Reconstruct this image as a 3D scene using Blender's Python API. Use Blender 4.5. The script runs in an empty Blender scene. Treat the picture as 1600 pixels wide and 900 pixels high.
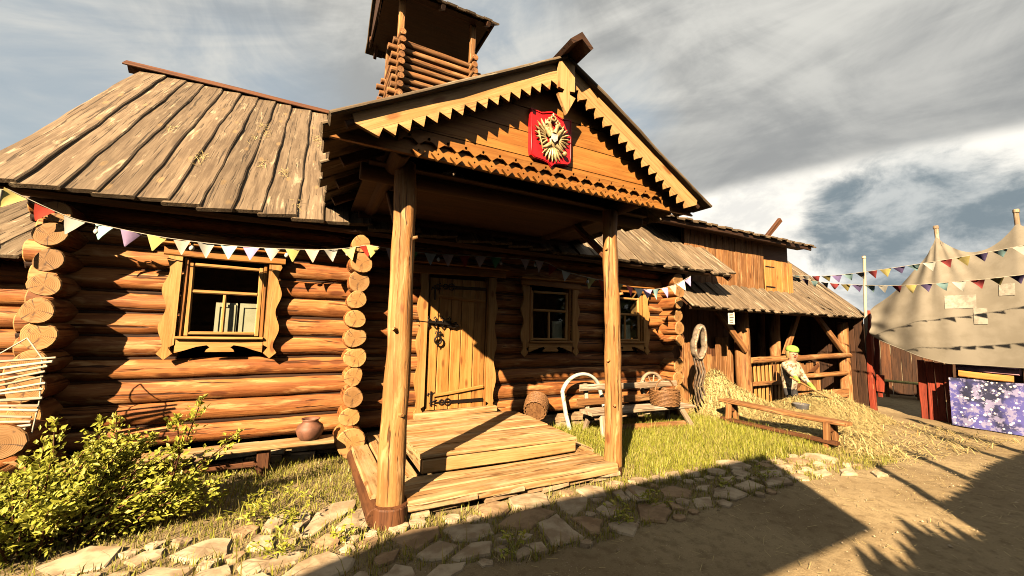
import bpy, math, random
from mathutils import Vector, Matrix, noise
R = random.Random(7)
rad = math.radians
C = bpy.context.scene.collection
scn = bpy.context.scene

# ------------------------------------------------------------------ camera
yaw, pitch, roll = rad(27.3), rad(5.8), rad(1.25)
CAM = Vector((0, 0, 1.6))
fw = Vector((math.sin(yaw)*math.cos(pitch), math.cos(yaw)*math.cos(pitch), math.sin(pitch)))
r0 = Vector((math.cos(yaw), -math.sin(yaw), 0)); u0 = r0.cross(fw)
rt = r0*math.cos(roll) + u0*math.sin(roll); up = rt.cross(fw)
cam = bpy.data.cameras.new('camera'); co = bpy.data.objects.new('camera', cam); C.objects.link(co)
cam.sensor_width = 36; cam.lens = 615/1600*36; cam.clip_end = 3000; cam.clip_start = .05
co.matrix_world = Matrix(((rt.x, up.x, -fw.x, 0), (rt.y, up.y, -fw.y, 0), (rt.z, up.z, -fw.z, CAM.z), (0, 0, 0, 1)))
scn.camera = co

# ------------------------------------------------------------------ light
SUN = Vector((1.13, 1.0, -.88)).normalized()            # direction the light travels
el = math.asin(-SUN.z); az = math.atan2(-SUN.x, -SUN.y)
sl = bpy.data.lights.new('sun', 'SUN'); sl.energy = 5.0; sl.angle = rad(.55); sl.color = (1, .765, .49)
so = bpy.data.objects.new('sun', sl); C.objects.link(so)
so.rotation_euler = SUN.to_track_quat('-Z', 'Y').to_euler(); so.location = (-8, -8, 9)
scn.view_settings.view_transform = 'Standard'; scn.view_settings.look = 'None'
scn.view_settings.gamma = 1; scn.view_settings.exposure = 2.2
scn.cycles.filter_width = 1.0; scn.cycles.max_bounces = 5; scn.cycles.diffuse_bounces = 0; scn.cycles.glossy_bounces = 2; scn.cycles.transparent_max_bounces = 8

class NT:
    def __init__(s, tree): s.t = tree; s.n = tree.nodes; s.l = tree.links
    def node(s, typ, **k):
        n = s.n.new(typ)
        for a, b in k.items(): setattr(n, a, b)
        return n
    def link(s, a, b): s.l.new(a, b)
    def put(s, sock, v):
        if hasattr(v, 'is_linked') or isinstance(v, bpy.types.NodeSocket): s.l.new(v, sock)
        else: sock.default_value = v
    def math(s, op, a, b=None, c=None, clamp=False):
        n = s.n.new('ShaderNodeMath'); n.operation = op; n.use_clamp = clamp
        s.put(n.inputs[0], a)
        if b is not None: s.put(n.inputs[1], b)
        if c is not None: s.put(n.inputs[2], c)
        return n.outputs[0]
    def vmath(s, op, a, b=None):
        n = s.n.new('ShaderNodeVectorMath'); n.operation = op
        s.put(n.inputs[0], a)
        if b is not None: s.put(n.inputs[1], b)
        return n.outputs['Value'] if op in ('DOT_PRODUCT', 'LENGTH', 'DISTANCE') else n.outputs[0]
    def mix(s, f, a, b):
        n = s.n.new('ShaderNodeMix'); n.data_type = 'RGBA'; n.clamp_factor = True
        s.put(n.inputs[0], f)
        for i, v in ((6, a), (7, b)):
            if isinstance(v, (tuple, list)): v = tuple(v)[:3] + (1,)
            s.put(n.inputs[i], v)
        return n.outputs[2]
    def step(s, v, a, b):
        n = s.n.new('ShaderNodeMapRange'); n.interpolation_type = 'SMOOTHSTEP'
        s.put(n.inputs[0], v); n.inputs[1].default_value = a; n.inputs[2].default_value = b
        return n.outputs[0]
    def noise(s, vec, scale, detail=4, rough=.55, dist=0):
        n = s.n.new('ShaderNodeTexNoise'); s.put(n.inputs['Vector'], vec)
        n.inputs['Scale'].default_value = scale; n.inputs['Detail'].default_value = detail
        n.inputs['Roughness'].default_value = rough; n.inputs['Distortion'].default_value = dist
        return n.outputs[0]
    def scale(s, vec, xyz, loc=(0, 0, 0)):
        n = s.n.new('ShaderNodeMapping'); s.put(n.inputs[0], vec)
        n.inputs['Scale'].default_value = xyz; n.inputs['Location'].default_value = loc
        return n.outputs[0]

# world: Nishita sky behind a broken cloud cover
w = bpy.data.worlds.new('World'); scn.world = w; w.use_nodes = True
N = NT(w.node_tree); bg = w.node_tree.nodes['Background']; bg.inputs[1].default_value = .05
sky = N.node('ShaderNodeTexSky', sky_type='NISHITA'); sky.sun_disc = False
sky.sun_elevation = el; sky.sun_rotation = az; sky.air_density = 1.3; sky.dust_density = 2
tc = N.node('ShaderNodeTexCoord'); d = N.vmath('NORMALIZE', tc.outputs['Generated'])
sx = N.node('ShaderNodeSeparateXYZ'); N.link(d, sx.inputs[0])
def pxdir(x, y): return (fw + rt*((x-800)/615) - up*((y-450)/615)).normalized()
# a grey cloud deck whose lower rim runs across the right of the view; bright clear band and a dark cumulus below it
ea, eb = pxdir(1090, 300), pxdir(1600, 192)
en = eb.cross(ea).normalized(); en = en if en.z > 0 else -en
et = (eb-ea).normalized(); eo = en.cross(et)
def dot(v): return N.vmath('DOT_PRODUCT', d, tuple(v))
sd_, su_, so_ = dot(en), dot(et), dot(eo)
sc = N.node('ShaderNodeCombineXYZ'); N.link(N.math('MULTIPLY', su_, 1.3), sc.inputs[0]); N.link(N.math('MULTIPLY', sd_, 5.0), sc.inputs[1]); N.link(so_, sc.inputs[2])
streak = N.noise(sc.outputs[0], 1.9, 6, .58, .5)
puff = N.noise(N.scale(d, (1, 1, 1.6)), 9, 7, .62, .25)
wv = N.math('MULTIPLY', N.math('SUBTRACT', puff, .5), .10)
edge_ = N.math('ADD', sd_, N.math('MULTIPLY', N.math('SUBTRACT', streak, .5), .05))
soft = N.noise(N.scale(d, (1, 1, 1.7)), 3.1, 8, .6, .7)
mixs = N.math('ADD', N.math('MULTIPLY', streak, .45), N.math('MULTIPLY', soft, .55))
deck = N.mix(N.step(mixs, .38, .62), (1.75, 1.77, 1.72), (3.2, 3.14, 2.9))
deck = N.mix(N.math('MULTIPLY', N.step(edge_, .28, .0), .45), deck, (1.35, 1.4, 1.42))
def blob(x, y, a, b, k=1.0):
    ang = N.math('ARCCOSINE', N.math('MINIMUM', dot(pxdir(x, y)), .99999))
    return N.step(N.math('ADD', ang, N.math('MULTIPLY', wv, k)), rad(b), rad(a))
def union(*bl):
    o = bl[0]
    for q in bl[1:]: o = N.math('MAXIMUM', o, q)
    return o
blue = N.mix(.6, sky.outputs[0], (1.9, 2.3, 2.45))
gap = N.math('MULTIPLY', N.math('MULTIPLY', union(blob(60, 170, 6, 24), blob(360, 170, 4, 17), blob(760, 60, 2, 14), blob(960, 190, 1, 9)), N.step(mixs, .66, .42)), .5)
deck = N.mix(gap, deck, blue)
band = N.math('MULTIPLY', N.step(edge_, .015, -.02), N.step(sd_, -.55, -.30))
bcol = N.mix(N.step(puff, .35, .6), (3.9, 3.8, 3.55), (4.9, 4.7, 4.25))
col = N.mix(band, deck, bcol)
dk = union(blob(1345, 345, 3, 6.5), blob(1430, 330, 4, 8), blob(1500, 335, 3, 6.5), blob(1580, 345, 2, 5.5), blob(1330, 400, 2, 4.5), blob(1450, 420, 3, 8))
col = N.mix(dk, col, N.mix(N.step(puff, .38, .68), (1.05, 1.3, 1.45), (2.7, 2.8, 2.75)))
col = N.mix(N.step(sx.outputs[2], .0, -.08), col, (.8, .65, .5))
N.link(col, bg.inputs[0])

# ------------------------------------------------------------------ materials
def newmat(name):
    m = bpy.data.materials.new(name); m.use_nodes = True
    n = NT(m.node_tree); b = m.node_tree.nodes['Principled BSDF']
    return m, n, b
def bump(n, b, h, strength=.3, dist=.01):
    k = n.node('ShaderNodeBump'); k.inputs['Strength'].default_value = strength; k.inputs['Distance'].default_value = dist
    n.link(h, k.inputs['Height']); n.link(k.outputs[0], b.inputs['Normal'])
def wood(name, light, dark, knot=None, rough=.6, weather=None, cracks=.5, bumps=.35, vary=.22, wamt=(.52, .66), spec=.25, ck_=30, stain=.35, kn_=(.20, .09)):
    m, n, b = newmat(name)
    tc = n.node('ShaderNodeTexCoord'); oi = n.node('ShaderNodeObjectInfo')
    off = n.math('MULTIPLY', oi.outputs['Random'], 61.0)
    v = n.vmath('ADD', tc.outputs['Object'], off)
    wob = n.noise(n.scale(v, (1.2, 3, 3)), 1.5, 3)
    vv = n.vmath('ADD', v, n.scale(wob, (.05, .05, .05)))
    broad = n.noise(n.scale(vv, (.7, 5, 5)), 1.6, 5, .6)
    grain = n.noise(n.scale(vv, (1.1, 45, 45)), 1.5, 4, .65)
    midg = n.noise(n.scale(vv, (.9, 15, 15), (4, 4, 7)), 1.5, 4, .6)
    mixv = n.math('ADD', n.math('ADD', n.math('MULTIPLY', broad, .35), n.math('MULTIPLY', midg, .35)), n.math('MULTIPLY', grain, .30))
    c = n.mix(n.step(mixv, .41, .59), dark, light)
    if weather:
        wn = n.noise(n.scale(vv, (.9, 7, 7), (3, 5, 1)), 1.8, 6, .62, .5)
        c = n.mix(n.step(wn, *wamt), c, weather)
    crk = n.noise(n.scale(vv, (.55, ck_, ck_), (9, 2, 4)), 1.3, 3, .55)
    c = n.mix(n.math('MULTIPLY', n.step(crk, .405, .355), cracks), c, tuple(x*.25 for x in dark))
    if knot:
        vo = n.node('ShaderNodeTexVoronoi'); n.link(n.scale(vv, (2.0, 5.5, 5.5)), vo.inputs['Vector']); vo.inputs['Scale'].default_value = 1
        c = n.mix(n.math('MULTIPLY', n.step(vo.outputs['Distance'], *kn_), .8), c, knot)
    stn = n.noise(n.scale(vv, (.9, 2.2, 2.2), (1, 8, 3)), 2.2, 6, .65)
    c = n.mix(n.math('MULTIPLY', n.step(stn, .50, .70), stain), c, tuple(x*.45 for x in dark))
    val = n.math('ADD', n.math('MULTIPLY', oi.outputs['Random'], 2*vary), 1-vary)
    h = n.node('ShaderNodeHueSaturation'); n.link(c, h.inputs['Color']); n.link(val, h.inputs['Value'])
    n.link(h.outputs[0], b.inputs['Base Color'])
    b.inputs['Roughness'].default_value = rough; b.inputs['Specular IOR Level'].default_value = spec
    bump(n, b, n.math('ADD', grain, n.math('MULTIPLY', n.step(crk, .33, .42), .9)), bumps, .006)
    return m
def endgrain(name, light, dark, rim):
    m, n, b = newmat(name)
    tc = n.node('ShaderNodeTexCoord'); oi = n.node('ShaderNodeObjectInfo')
    s = n.node('ShaderNodeSeparateXYZ'); n.link(tc.outputs['Object'], s.inputs[0])
    ox = n.math('ADD', s.outputs[1], n.math('MULTIPLY', n.math('SUBTRACT', oi.outputs['Random'], .5), .05)); oz = s.outputs[2]
    r = n.math('SQRT', n.math('ADD', n.math('MULTIPLY', ox, ox), n.math('MULTIPLY', oz, oz)))
    nz = n.noise(tc.outputs['Object'], 9, 4)
    rr = n.math('ADD', r, n.math('MULTIPLY', nz, .03))
    ring = n.math('ADD', n.math('MULTIPLY', n.math('SINE', n.math('MULTIPLY', rr, 520)), .5), .5)
    c = n.mix(n.math('MULTIPLY', ring, .5), light, dark)
    c = n.mix(n.step(rr, .088, .108), c, rim)
    ang = n.math('ARCTAN2', oz, ox)
    a2 = n.math('ADD', ang, n.math('MULTIPLY', oi.outputs['Random'], 6))
    ck = n.math('ABSOLUTE', n.math('SINE', n.math('ADD', n.math('MULTIPLY', a2, 1.5), n.math('MULTIPLY', nz, .6))))
    c = n.mix(n.math('MULTIPLY', n.step(ck, .10, .03), .8), c, (.03, .012, .004))
    c = n.mix(n.step(n.noise(tc.outputs['Object'], 22, 5), .55, .75), c, tuple(x*.5 for x in dark))
    hv = n.node('ShaderNodeHueSaturation'); n.link(c, hv.inputs['Color']); n.link(n.math('ADD', n.math('MULTIPLY', oi.outputs['Random'], .5), .58), hv.inputs['Value'])
    n.link(hv.outputs[0], b.inputs['Base Color']); b.inputs['Roughness'].default_value = .75
    bump(n, b, ring, .25, .004)
    return m
def plain(name, c, rough=.7, c2=None, scale=12, metal=0, bumps=0, spec=.4, th=(.4, .62)):
    m, n, b = newmat(name); tc = n.node('ShaderNodeTexCoord')
    nz = n.noise(tc.outputs['Object'], scale, 6, .6)
    n.link(n.mix(n.step(nz, *th), c, c2 or tuple(x*.7 for x in c)), b.inputs['Base Color'])
    b.inputs['Roughness'].default_value = rough; b.inputs['Metallic'].default_value = metal; b.inputs['Specular IOR Level'].default_value = spec
    if bumps: bump(n, b, nz, bumps, .01)
    return m
M = {}
M['log'] = wood('log_wood', (.31, .122, .036), (.165, .052, .014), (.085, .024, .008), .6, cracks=1.0, weather=(.42, .215, .085), wamt=(.52, .66), bumps=1, vary=.2, ck_=20, stain=.6, kn_=(.24, .12), spec=.2)
M['logend'] = endgrain('log_end_grain', (.30, .15, .040), (.19, .078, .018), (.33, .17, .055))
M['pine'] = wood('fresh_pine', (.42, .252, .108), (.30, .158, .055), (.17, .06, .016), .5, cracks=.4, vary=.08)
M['door'] = wood('door_pine', (.37, .185, .052), (.265, .113, .026), (.12, .04, .010), .5, cracks=.4, vary=.13)
M['casing'] = wood('casing_pine', (.40, .212, .070), (.29, .134, .036), (.14, .045, .012), .5, cracks=.4, vary=.07)
M['post'] = wood('post_pine', (.30, .150, .050), (.195, .082, .024), (.10, .03, .010), .6, cracks=.9, bumps=.9, weather=(.36, .22, .095))
M['deck'] = wood('deck_board', (.36, .228, .105), (.20, .10, .034), (.12, .045, .014), .6, weather=(.37, .28, .16), wamt=(.46, .72), cracks=.9, stain=.5)
M['tymp'] = wood('gable_board', (.285, .125, .028), (.205, .078, .016), (.12, .036, .008), .5, cracks=.4, vary=.12)
M['roof'] = wood('roof_board', (.150, .108, .068), (.085, .058, .035), (.19, .125, .06), .7, weather=(.31, .245, .16), wamt=(.57, .72), cracks=.8, bumps=.6)
M['roofgrey'] = wood('roof_board_grey', (.165, .122, .078), (.090, .062, .036), (.06, .035, .02), .75, weather=(.32, .27, .19), wamt=(.56, .70), cracks=.9, bumps=.6)
M['dark'] = wood('dark_shade_timber', (.045, .019, .008), (.022, .009, .004), None, .75, cracks=.6)  # dark wood; under eaves and porch roof its near-black stands in for shade
M['brown'] = wood('brown_timber', (.11, .043, .016), (.055, .02, .008), (.04, .014, .006), .65, cracks=.6)
M['barn'] = wood('barn_board', (.225, .105, .036), (.13, .054, .018), (.06, .022, .008), .7, cracks=.8, weather=(.29, .165, .072))
M['redwood'] = wood('red_painted_wood', (.185, .030, .014), (.11, .017, .008), None, .6, weather=(.28, .12, .055), wamt=(.6, .72), cracks=.6)
M['grey'] = wood('weathered_grey_wood', (.27, .205, .14), (.15, .10, .06), (.06, .035, .02), .8, cracks=.8, weather=(.38, .32, .245))
M['birch'] = wood('birch_stick', (.46, .40, .31), (.30, .235, .16), None, .7, cracks=.5)
M['bluepaint'] = wood('worn_pale_paint', (.36, .37, .32), (.24, .25, .22), (.15, .09, .045), .7, weather=(.22, .145, .075), cracks=.6)
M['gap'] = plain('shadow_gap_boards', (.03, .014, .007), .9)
M['iron'] = plain('black_iron', (.014, .010, .008), .5, metal=.6, bumps=.2)
M['stone'] = plain('flagstone', (.39, .305, .20), .85, (.24, .17, .10), 5, bumps=.7)
M['stone2'] = plain('warm_stone', (.30, .20, .11), .85, (.19, .12, .062), 6, bumps=.7)
M['white'] = plain('white_paint', (.60, .56, .46), .5, (.54, .49, .39), 6)
M['clay'] = plain('fired_clay', (.15, .062, .035), .6, (.09, .038, .022), 8, bumps=.2)
M['wicker'] = plain('wicker', (.17, .082, .03), .6, (.09, .04, .014), 40, bumps=.3)
M['red'] = plain('red_enamel', (.44, .008, .012), .4, (.36, .007, .009), 20)
M['gold'] = plain('pale_gold', (.42, .33, .165), .4, (.22, .15, .06), 25, metal=.2)
M['silver'] = plain('pale_silver', (.42, .42, .39), .4, (.26, .26, .26), 30)
M['canvas'] = plain('linen_canvas', (.235, .21, .168), .9, (.19, .168, .13), 2.2, bumps=.1)
m_, n_, b_ = None, NT(M['canvas'].node_tree), M['canvas'].node_tree.nodes['Principled BSDF']
t_ = n_.node('ShaderNodeBsdfTranslucent'); t_.inputs[0].default_value = (.22, .18, .13, 1); x_ = n_.node('ShaderNodeMixShader'); x_.inputs[0].default_value = .35
n_.link(b_.outputs[0], x_.inputs[1]); n_.link(t_.outputs[0], x_.inputs[2]); n_.link(x_.outputs[0], M['canvas'].node_tree.nodes['Material Output'].inputs[0])
M['cord'] = plain('cord', (.40, .36, .28), .8)
M['leather'] = plain('old_leather', (.10, .068, .042), .6, (.045, .028, .016), 14, bumps=.3)
M['pelt'] = plain('pale_leather', (.14, .108, .075), .8, (.07, .05, .034), 14, bumps=.3)
def cloth(name, c, c2=None, scale=9): 
    c = tuple(x*.62 for x in c); c2 = None if c2 is None else tuple(x*.62 for x in c2); M[name] = plain(name+'_cloth', c, .85, c2 or tuple(x*.82 for x in c), scale, spec=.1); return M[name]
cloth('yellow', (.80, .66, .24)); cloth('redflag', (.42, .05, .03)); cloth('whiteflag', (.80, .77, .68)); cloth('aqua', (.42, .68, .70))
cloth('lilac', (.58, .42, .70)); cloth('pink', (.80, .52, .42)); cloth('green', (.14, .34, .13)); cloth('lime', (.30, .50, .09)); cloth('cerise', (.72, .14, .14))
cloth('purple', (.26, .20, .44))
def glassmat():
    m = bpy.data.materials.new('window_glass'); m.use_nodes = True; t = m.node_tree; t.nodes.clear()
    o = t.nodes.new('ShaderNodeOutputMaterial'); mx = t.nodes.new('ShaderNodeMixShader'); lw = t.nodes.new('ShaderNodeLayerWeight'); lw.inputs[0].default_value = .5; pw = t.nodes.new('ShaderNodeMath'); pw.operation = 'POWER'; pw.inputs[1].default_value = 4; t.links.new(lw.outputs['Facing'], pw.inputs[0]); fr = t.nodes.new('ShaderNodeMath'); fr.operation = 'MULTIPLY_ADD'; fr.inputs[1].default_value = .6; fr.inputs[2].default_value = .03; t.links.new(pw.outputs[0], fr.inputs[0])
    a = t.nodes.new('ShaderNodeBsdfTransparent'); a.inputs[0].default_value = (.82, .84, .80, 1); g = t.nodes.new('ShaderNodeBsdfGlossy'); g.inputs[1].default_value = .03
    t.links.new(fr.outputs[0], mx.inputs[0]); t.links.new(a.outputs[0], mx.inputs[1]); t.links.new(g.outputs[0], mx.inputs[2]); t.links.new(mx.outputs[0], o.inputs[0])
    return m
M['glass'] = glassmat()

# ------------------------------------------------------------------ mesh helpers
def V(*a): return Vector(a)
X_, Y_, Z_ = V(1, 0, 0), V(0, 1, 0), V(0, 0, 1)
class MB:
    def __init__(s): s.v = []; s.f = []; s.m = []; s.s = []
    def add(s, vs, fs, mi=0, sm=False):
        k = len(s.v); s.v += [tuple(q) for q in vs]
        for f in fs: s.f.append([i+k for i in f]); s.m.append(mi); s.s.append(sm)
    def mesh(s, name, mats):
        me = bpy.data.meshes.new(name); me.from_pydata(s.v, [], s.f)
        for q in (mats if isinstance(mats, (list, tuple)) else [mats]): me.materials.append(q)
        me.polygons.foreach_set('material_index', s.m); me.polygons.foreach_set('use_smooth', s.s); me.update()
        return me
WM = {}
def frame(o, xd, ud):
    x = Vector(xd).normalized(); z = Vector(ud); z = (z - x*z.dot(x)).normalized(); y = z.cross(x)
    return Matrix(((x.x, y.x, z.x, o[0]), (x.y, y.y, z.y, o[1]), (x.z, y.z, z.z, o[2]), (0, 0, 0, 1)))
def ob(name, me, parent=None, mw=None, mats=None):
    if isinstance(me, MB): me = me.mesh(name, mats)
    o = bpy.data.objects.new(name, me); C.objects.link(o)
    mw = mw or Matrix.Identity(4); o.matrix_basis = mw; WM[o] = mw
    if parent is not None: o.parent = parent; o.matrix_parent_inverse = WM[parent].inverted()
    return o
def tag(o, label=None, cat=None, group=None, kind=None):
    if label: o['label'] = label
    if cat: o['category'] = cat
    if group: o['group'] = group
    if kind: o['kind'] = kind
    return o
def thing(name, label, cat, loc=(0, 0, 0), group=None):
    o = bpy.data.objects.new(name, None); C.objects.link(o); o.empty_display_size = .1
    o.matrix_basis = Matrix.Translation(loc); WM[o] = o.matrix_basis.copy()
    return tag(o, label, cat, group)
def group_part(name, parent, loc):                     # an Empty that is a part with sub-parts
    o = bpy.data.objects.new(name, None); C.objects.link(o); o.empty_display_size = .05
    WM[o] = Matrix.Translation(loc); o.matrix_basis = WM[o].copy(); o.parent = parent; o.matrix_parent_inverse = WM[parent].inverted()
    return o
def m_plank(L, w, t, wob=.0, seed=0, seg=None, cup=0):
    """board along local X, 0..L; wavy long edges, chamfered section"""
    rr = random.Random(seed); n = seg or max(2, min(14, int(L/.25)))
    ph = [rr.uniform(0, 6.3) for _ in range(6)]; c = min(.012, t*.3)
    mb = MB(); vs = []; 
    for i in range(n+1):
        x = L*i/n
        a = wob*(math.sin(x*4.3+ph[0]) + .6*math.sin(x*9.7+ph[1])); b = wob*(math.sin(x*3.9+ph[2]) + .6*math.sin(x*8.9+ph[3]))
        dz = .15*t*math.sin(x*2.1+ph[4])
        y0, y1 = -w/2+a, w/2+b
        vs += [(x, y0, -t/2+c+dz), (x, y0+c, -t/2+dz), (x, y1-c, -t/2+dz), (x, y1, -t/2+c+dz), (x, y1, t/2-c+dz), (x, y1-c, t/2+dz), (x, y0+c, t/2+dz), (x, y0, t/2-c+dz)]
    fs = [[i*8+j, (i+1)*8+j, (i+1)*8+(j+1) % 8, i*8+(j+1) % 8] for i in range(n) for j in range(8)]
    fs = [f[::-1] for f in fs]
    fs += [list(range(8)), list(range(n*8+7, n*8-1, -1))]
    mb.add(vs, fs); return mb
def m_log(L, r, r2=None, seed=0, seg=14, bend=.008, flat=0, rough=.05, den=.3):
    rr = random.Random(seed); r2 = r2 or r; n = max(3, min(30, int(L/den)))
    kn = [(rr.uniform(0, L), rr.uniform(0, 6.28), rr.uniform(.3, 1)) for _ in range(int(L*1.6))]
    ph = [rr.uniform(0, 6.3) for _ in range(8)]; mb = MB(); vs = []
    for i in range(n+1):
        x = L*i/n; rad_ = r + (r2-r)*i/n
        oy = bend*math.sin(x*1.3+ph[0]); oz = bend*math.sin(x*1.7+ph[1])
        for j in range(seg):
            a = 2*math.pi*j/seg
            q = rad_*(1 + rough*.5*math.sin(2*a+ph[2]) + rough*.35*math.sin(3*a+ph[3]+x*.8) + rough*.3*math.sin(x*5+ph[4]+a) + rough*.5*math.sin(x*11+ph[5])*math.sin(a*2+ph[6]) + sum(.9*rough*h*math.exp(-((x-kx_)/.09)**2-((((a-ka+3.14) % 6.283)-3.14)/.45)**2) for kx_, ka, h in kn))
            vs.append((x, oy+q*math.cos(a), oz+q*math.sin(a)))
    side = [[i*seg+j, i*seg+(j+1) % seg, (i+1)*seg+(j+1) % seg, (i+1)*seg+j] for i in range(n) for j in range(seg)]
    mb.add(vs, [f[::-1] for f in side], 0, True)
    k0 = [vs[j] for j in range(seg)]; k1 = [vs[n*seg+j] for j in range(seg)]
    e = .012
    def cap(k, x0, s):
        cy = sum(p[1] for p in k)/seg; cz = sum(p[2] for p in k)/seg
        ins = [(x0+s*e, cy+(p[1]-cy)*.93, cz+(p[2]-cz)*.93) for p in k]
        q = [[j, (j+1) % seg, seg+(j+1) % seg, seg+j] for j in range(seg)] + [[seg+j for j in range(seg)]]
        mb.add(k+ins, q if s > 0 else [f[::-1] for f in q], 1)
    cap(k0, 0, -1); cap(k1, L, 1)
    return mb
def m_prism(poly, t, holes=None):
    """polygon in local XY, extruded along local Z 0..t"""
    n = len(poly); A = sum(poly[i][0]*poly[(i+1) % n][1]-poly[(i+1) % n][0]*poly[i][1] for i in range(n))
    if A < 0: poly = poly[::-1]
    mb = MB(); mb.add([(x, y, 0) for x, y in poly] + [(x, y, t) for x, y in poly],
        [list(range(n-1, -1, -1)), list(range(n, 2*n))] + [[i, (i+1) % n, n+(i+1) % n, n+i] for i in range(n)])
    return mb
def m_box(x0, x1, y0, y1, z0, z1, mb=None, mi=0):
    mb = mb or MB()
    mb.add([(x0, y0, z0), (x1, y0, z0), (x1, y1, z0), (x0, y1, z0), (x0, y0, z1), (x1, y0, z1), (x1, y1, z1), (x0, y1, z1)],
        [[3, 2, 1, 0], [4, 5, 6, 7], [0, 1, 5, 4], [1, 2, 6, 5], [2, 3, 7, 6], [3, 0, 4, 7]], mi)
    return mb
def m_tube(pts, r, seg=8, mb=None, closed=False, mi=0, squash=1):
    mb = mb or MB(); pts = [Vector(p) for p in pts]; n = len(pts); rs = r if isinstance(r, (list, tuple)) else [r]*n; vs = []; ref = None
    for i, p in enumerate(pts):
        if closed: tg = pts[(i+1) % n]-pts[i-1]
        else: tg = pts[min(i+1, n-1)]-pts[max(i-1, 0)]
        tg.normalize()
        if ref is None: ref = Z_ if abs(tg.z) < .9 else X_
        a = (ref - tg*ref.dot(tg)).normalized(); b = tg.cross(a); ref = a
        for j in range(seg):
            q = 2*math.pi*j/seg; vs.append(p + a*math.cos(q)*rs[i]*squash + b*math.sin(q)*rs[i])
    m = n if closed else n-1
    fs = [[i*seg+j, i*seg+(j+1) % seg, ((i+1) % n)*seg+(j+1) % seg, ((i+1) % n)*seg+j] for i in range(m) for j in range(seg)]
    mb.add(vs, fs, mi, True)
    if not closed: mb.add(vs[:seg], [list(range(seg-1, -1, -1))], mi); mb.add(vs[-seg:], [list(range(seg))], mi)
    return mb
def m_lathe(prof, seg=24, mb=None, mi=0):
    mb = mb or MB(); vs = [(r*math.cos(2*math.pi*j/seg), r*math.sin(2*math.pi*j/seg), z) for r, z in prof for j in range(seg)]
    mb.add(vs, [[i*seg+j, i*seg+(j+1) % seg, (i+1)*seg+(j+1) % seg, (i+1)*seg+j] for i in range(len(prof)-1) for j in range(seg)], mi, True)
    return mb
SD = [0]
def sd(): SD[0] += 1; return SD[0]
def plank(name, p0, p1, w, t, ud, mat, parent, wob=.003, seg=None):
    p0, p1 = Vector(p0), Vector(p1)
    return ob(name, m_plank((p1-p0).length, w, t, wob, sd(), seg), parent, frame(p0, p1-p0, ud), mat)
def log(name, p0, p1, r, parent, mat='log', r2=None, seg=14, bend=.006, end='logend', rough=.05, den=.3):
    p0, p1 = Vector(p0), Vector(p1); ud = Z_ if abs((p1-p0).normalized().z) < .9 else X_
    return ob(name, m_log((p1-p0).length, r, r2, sd(), seg, bend, rough=rough, den=den), parent, frame(p0, p1-p0, ud), [M[mat], M[end]])
def prism(name, poly, t, o, xd, nd, mat, parent):
    return ob(name, m_prism(poly, t), parent, frame(o, xd, nd), mat)
def sm(a, b, x): x = max(0, min(1, (x-a)/(b-a))); return x*x*(3-2*x)
def gz(x, y=0): return -.4*max(0, min(1, (x-6)/8))

# ------------------------------------------------------------------ ground
def axis(lo, hi, a, b, st):
    o = []; x = a
    while x <= b: o.append(x); x += st
    k = st
    x = b
    while x < hi: k *= 1.5; x += k; o.append(min(x, hi))
    k = st; x = a
    while x > lo: k *= 1.5; x -= k; o.insert(0, max(x, lo))
    return o
gx, gy = axis(-260, 320, -4, 16, .11), axis(-260, 320, -.6, 6, .11)
mb = MB(); vs = []
for y in gy:
    for x in gx:
        q = noise.noise(V(x*.9, y*.9, 0))*.022 + noise.noise(V(x*2.6, y*2.6, 3))*.012
        if abs(x) > 30 or abs(y) > 30: q = 0
        vs.append((x, y, gz(x)+q-.012))
nx = len(gx)
mb.add(vs, [[j*nx+i, j*nx+i+1, (j+1)*nx+i+1, (j+1)*nx+i] for j in range(len(gy)-1) for i in range(nx-1)], 0, True)
gm, n, b = newmat('trodden_earth'); tcg = n.node('ShaderNodeTexCoord'); P_ = tcg.outputs['Object']
n1 = n.noise(P_, .7, 5); n2 = n.noise(P_, 9, 6, .65); n3 = n.noise(P_, 75, 3, .7)
c = n.mix(n.step(n1, .35, .65), (.19, .137, .072), (.262, .197, .108))
c = n.mix(n.math('MULTIPLY', n.step(n2, .45, .7), .6), c, (.105, .068, .032))
c = n.mix(n.math('MULTIPLY', n.step(n3, .58, .72), .55), c, (.38, .29, .17))
c = n.mix(n.math('MULTIPLY', n.step(n3, .40, .32), .6), c, (.06, .038, .018))
n.link(c, b.inputs['Base Color']); b.inputs['Roughness'].default_value = .9; b.inputs['Specular IOR Level'].default_value = .2
bump(n, b, n.math('ADD', n.math('MULTIPLY', n2, .6), n.math('MULTIPLY', n3, .35)), .7, .02)
ground = tag(ob('ground', mb, None, None, gm), kind='structure')

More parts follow.
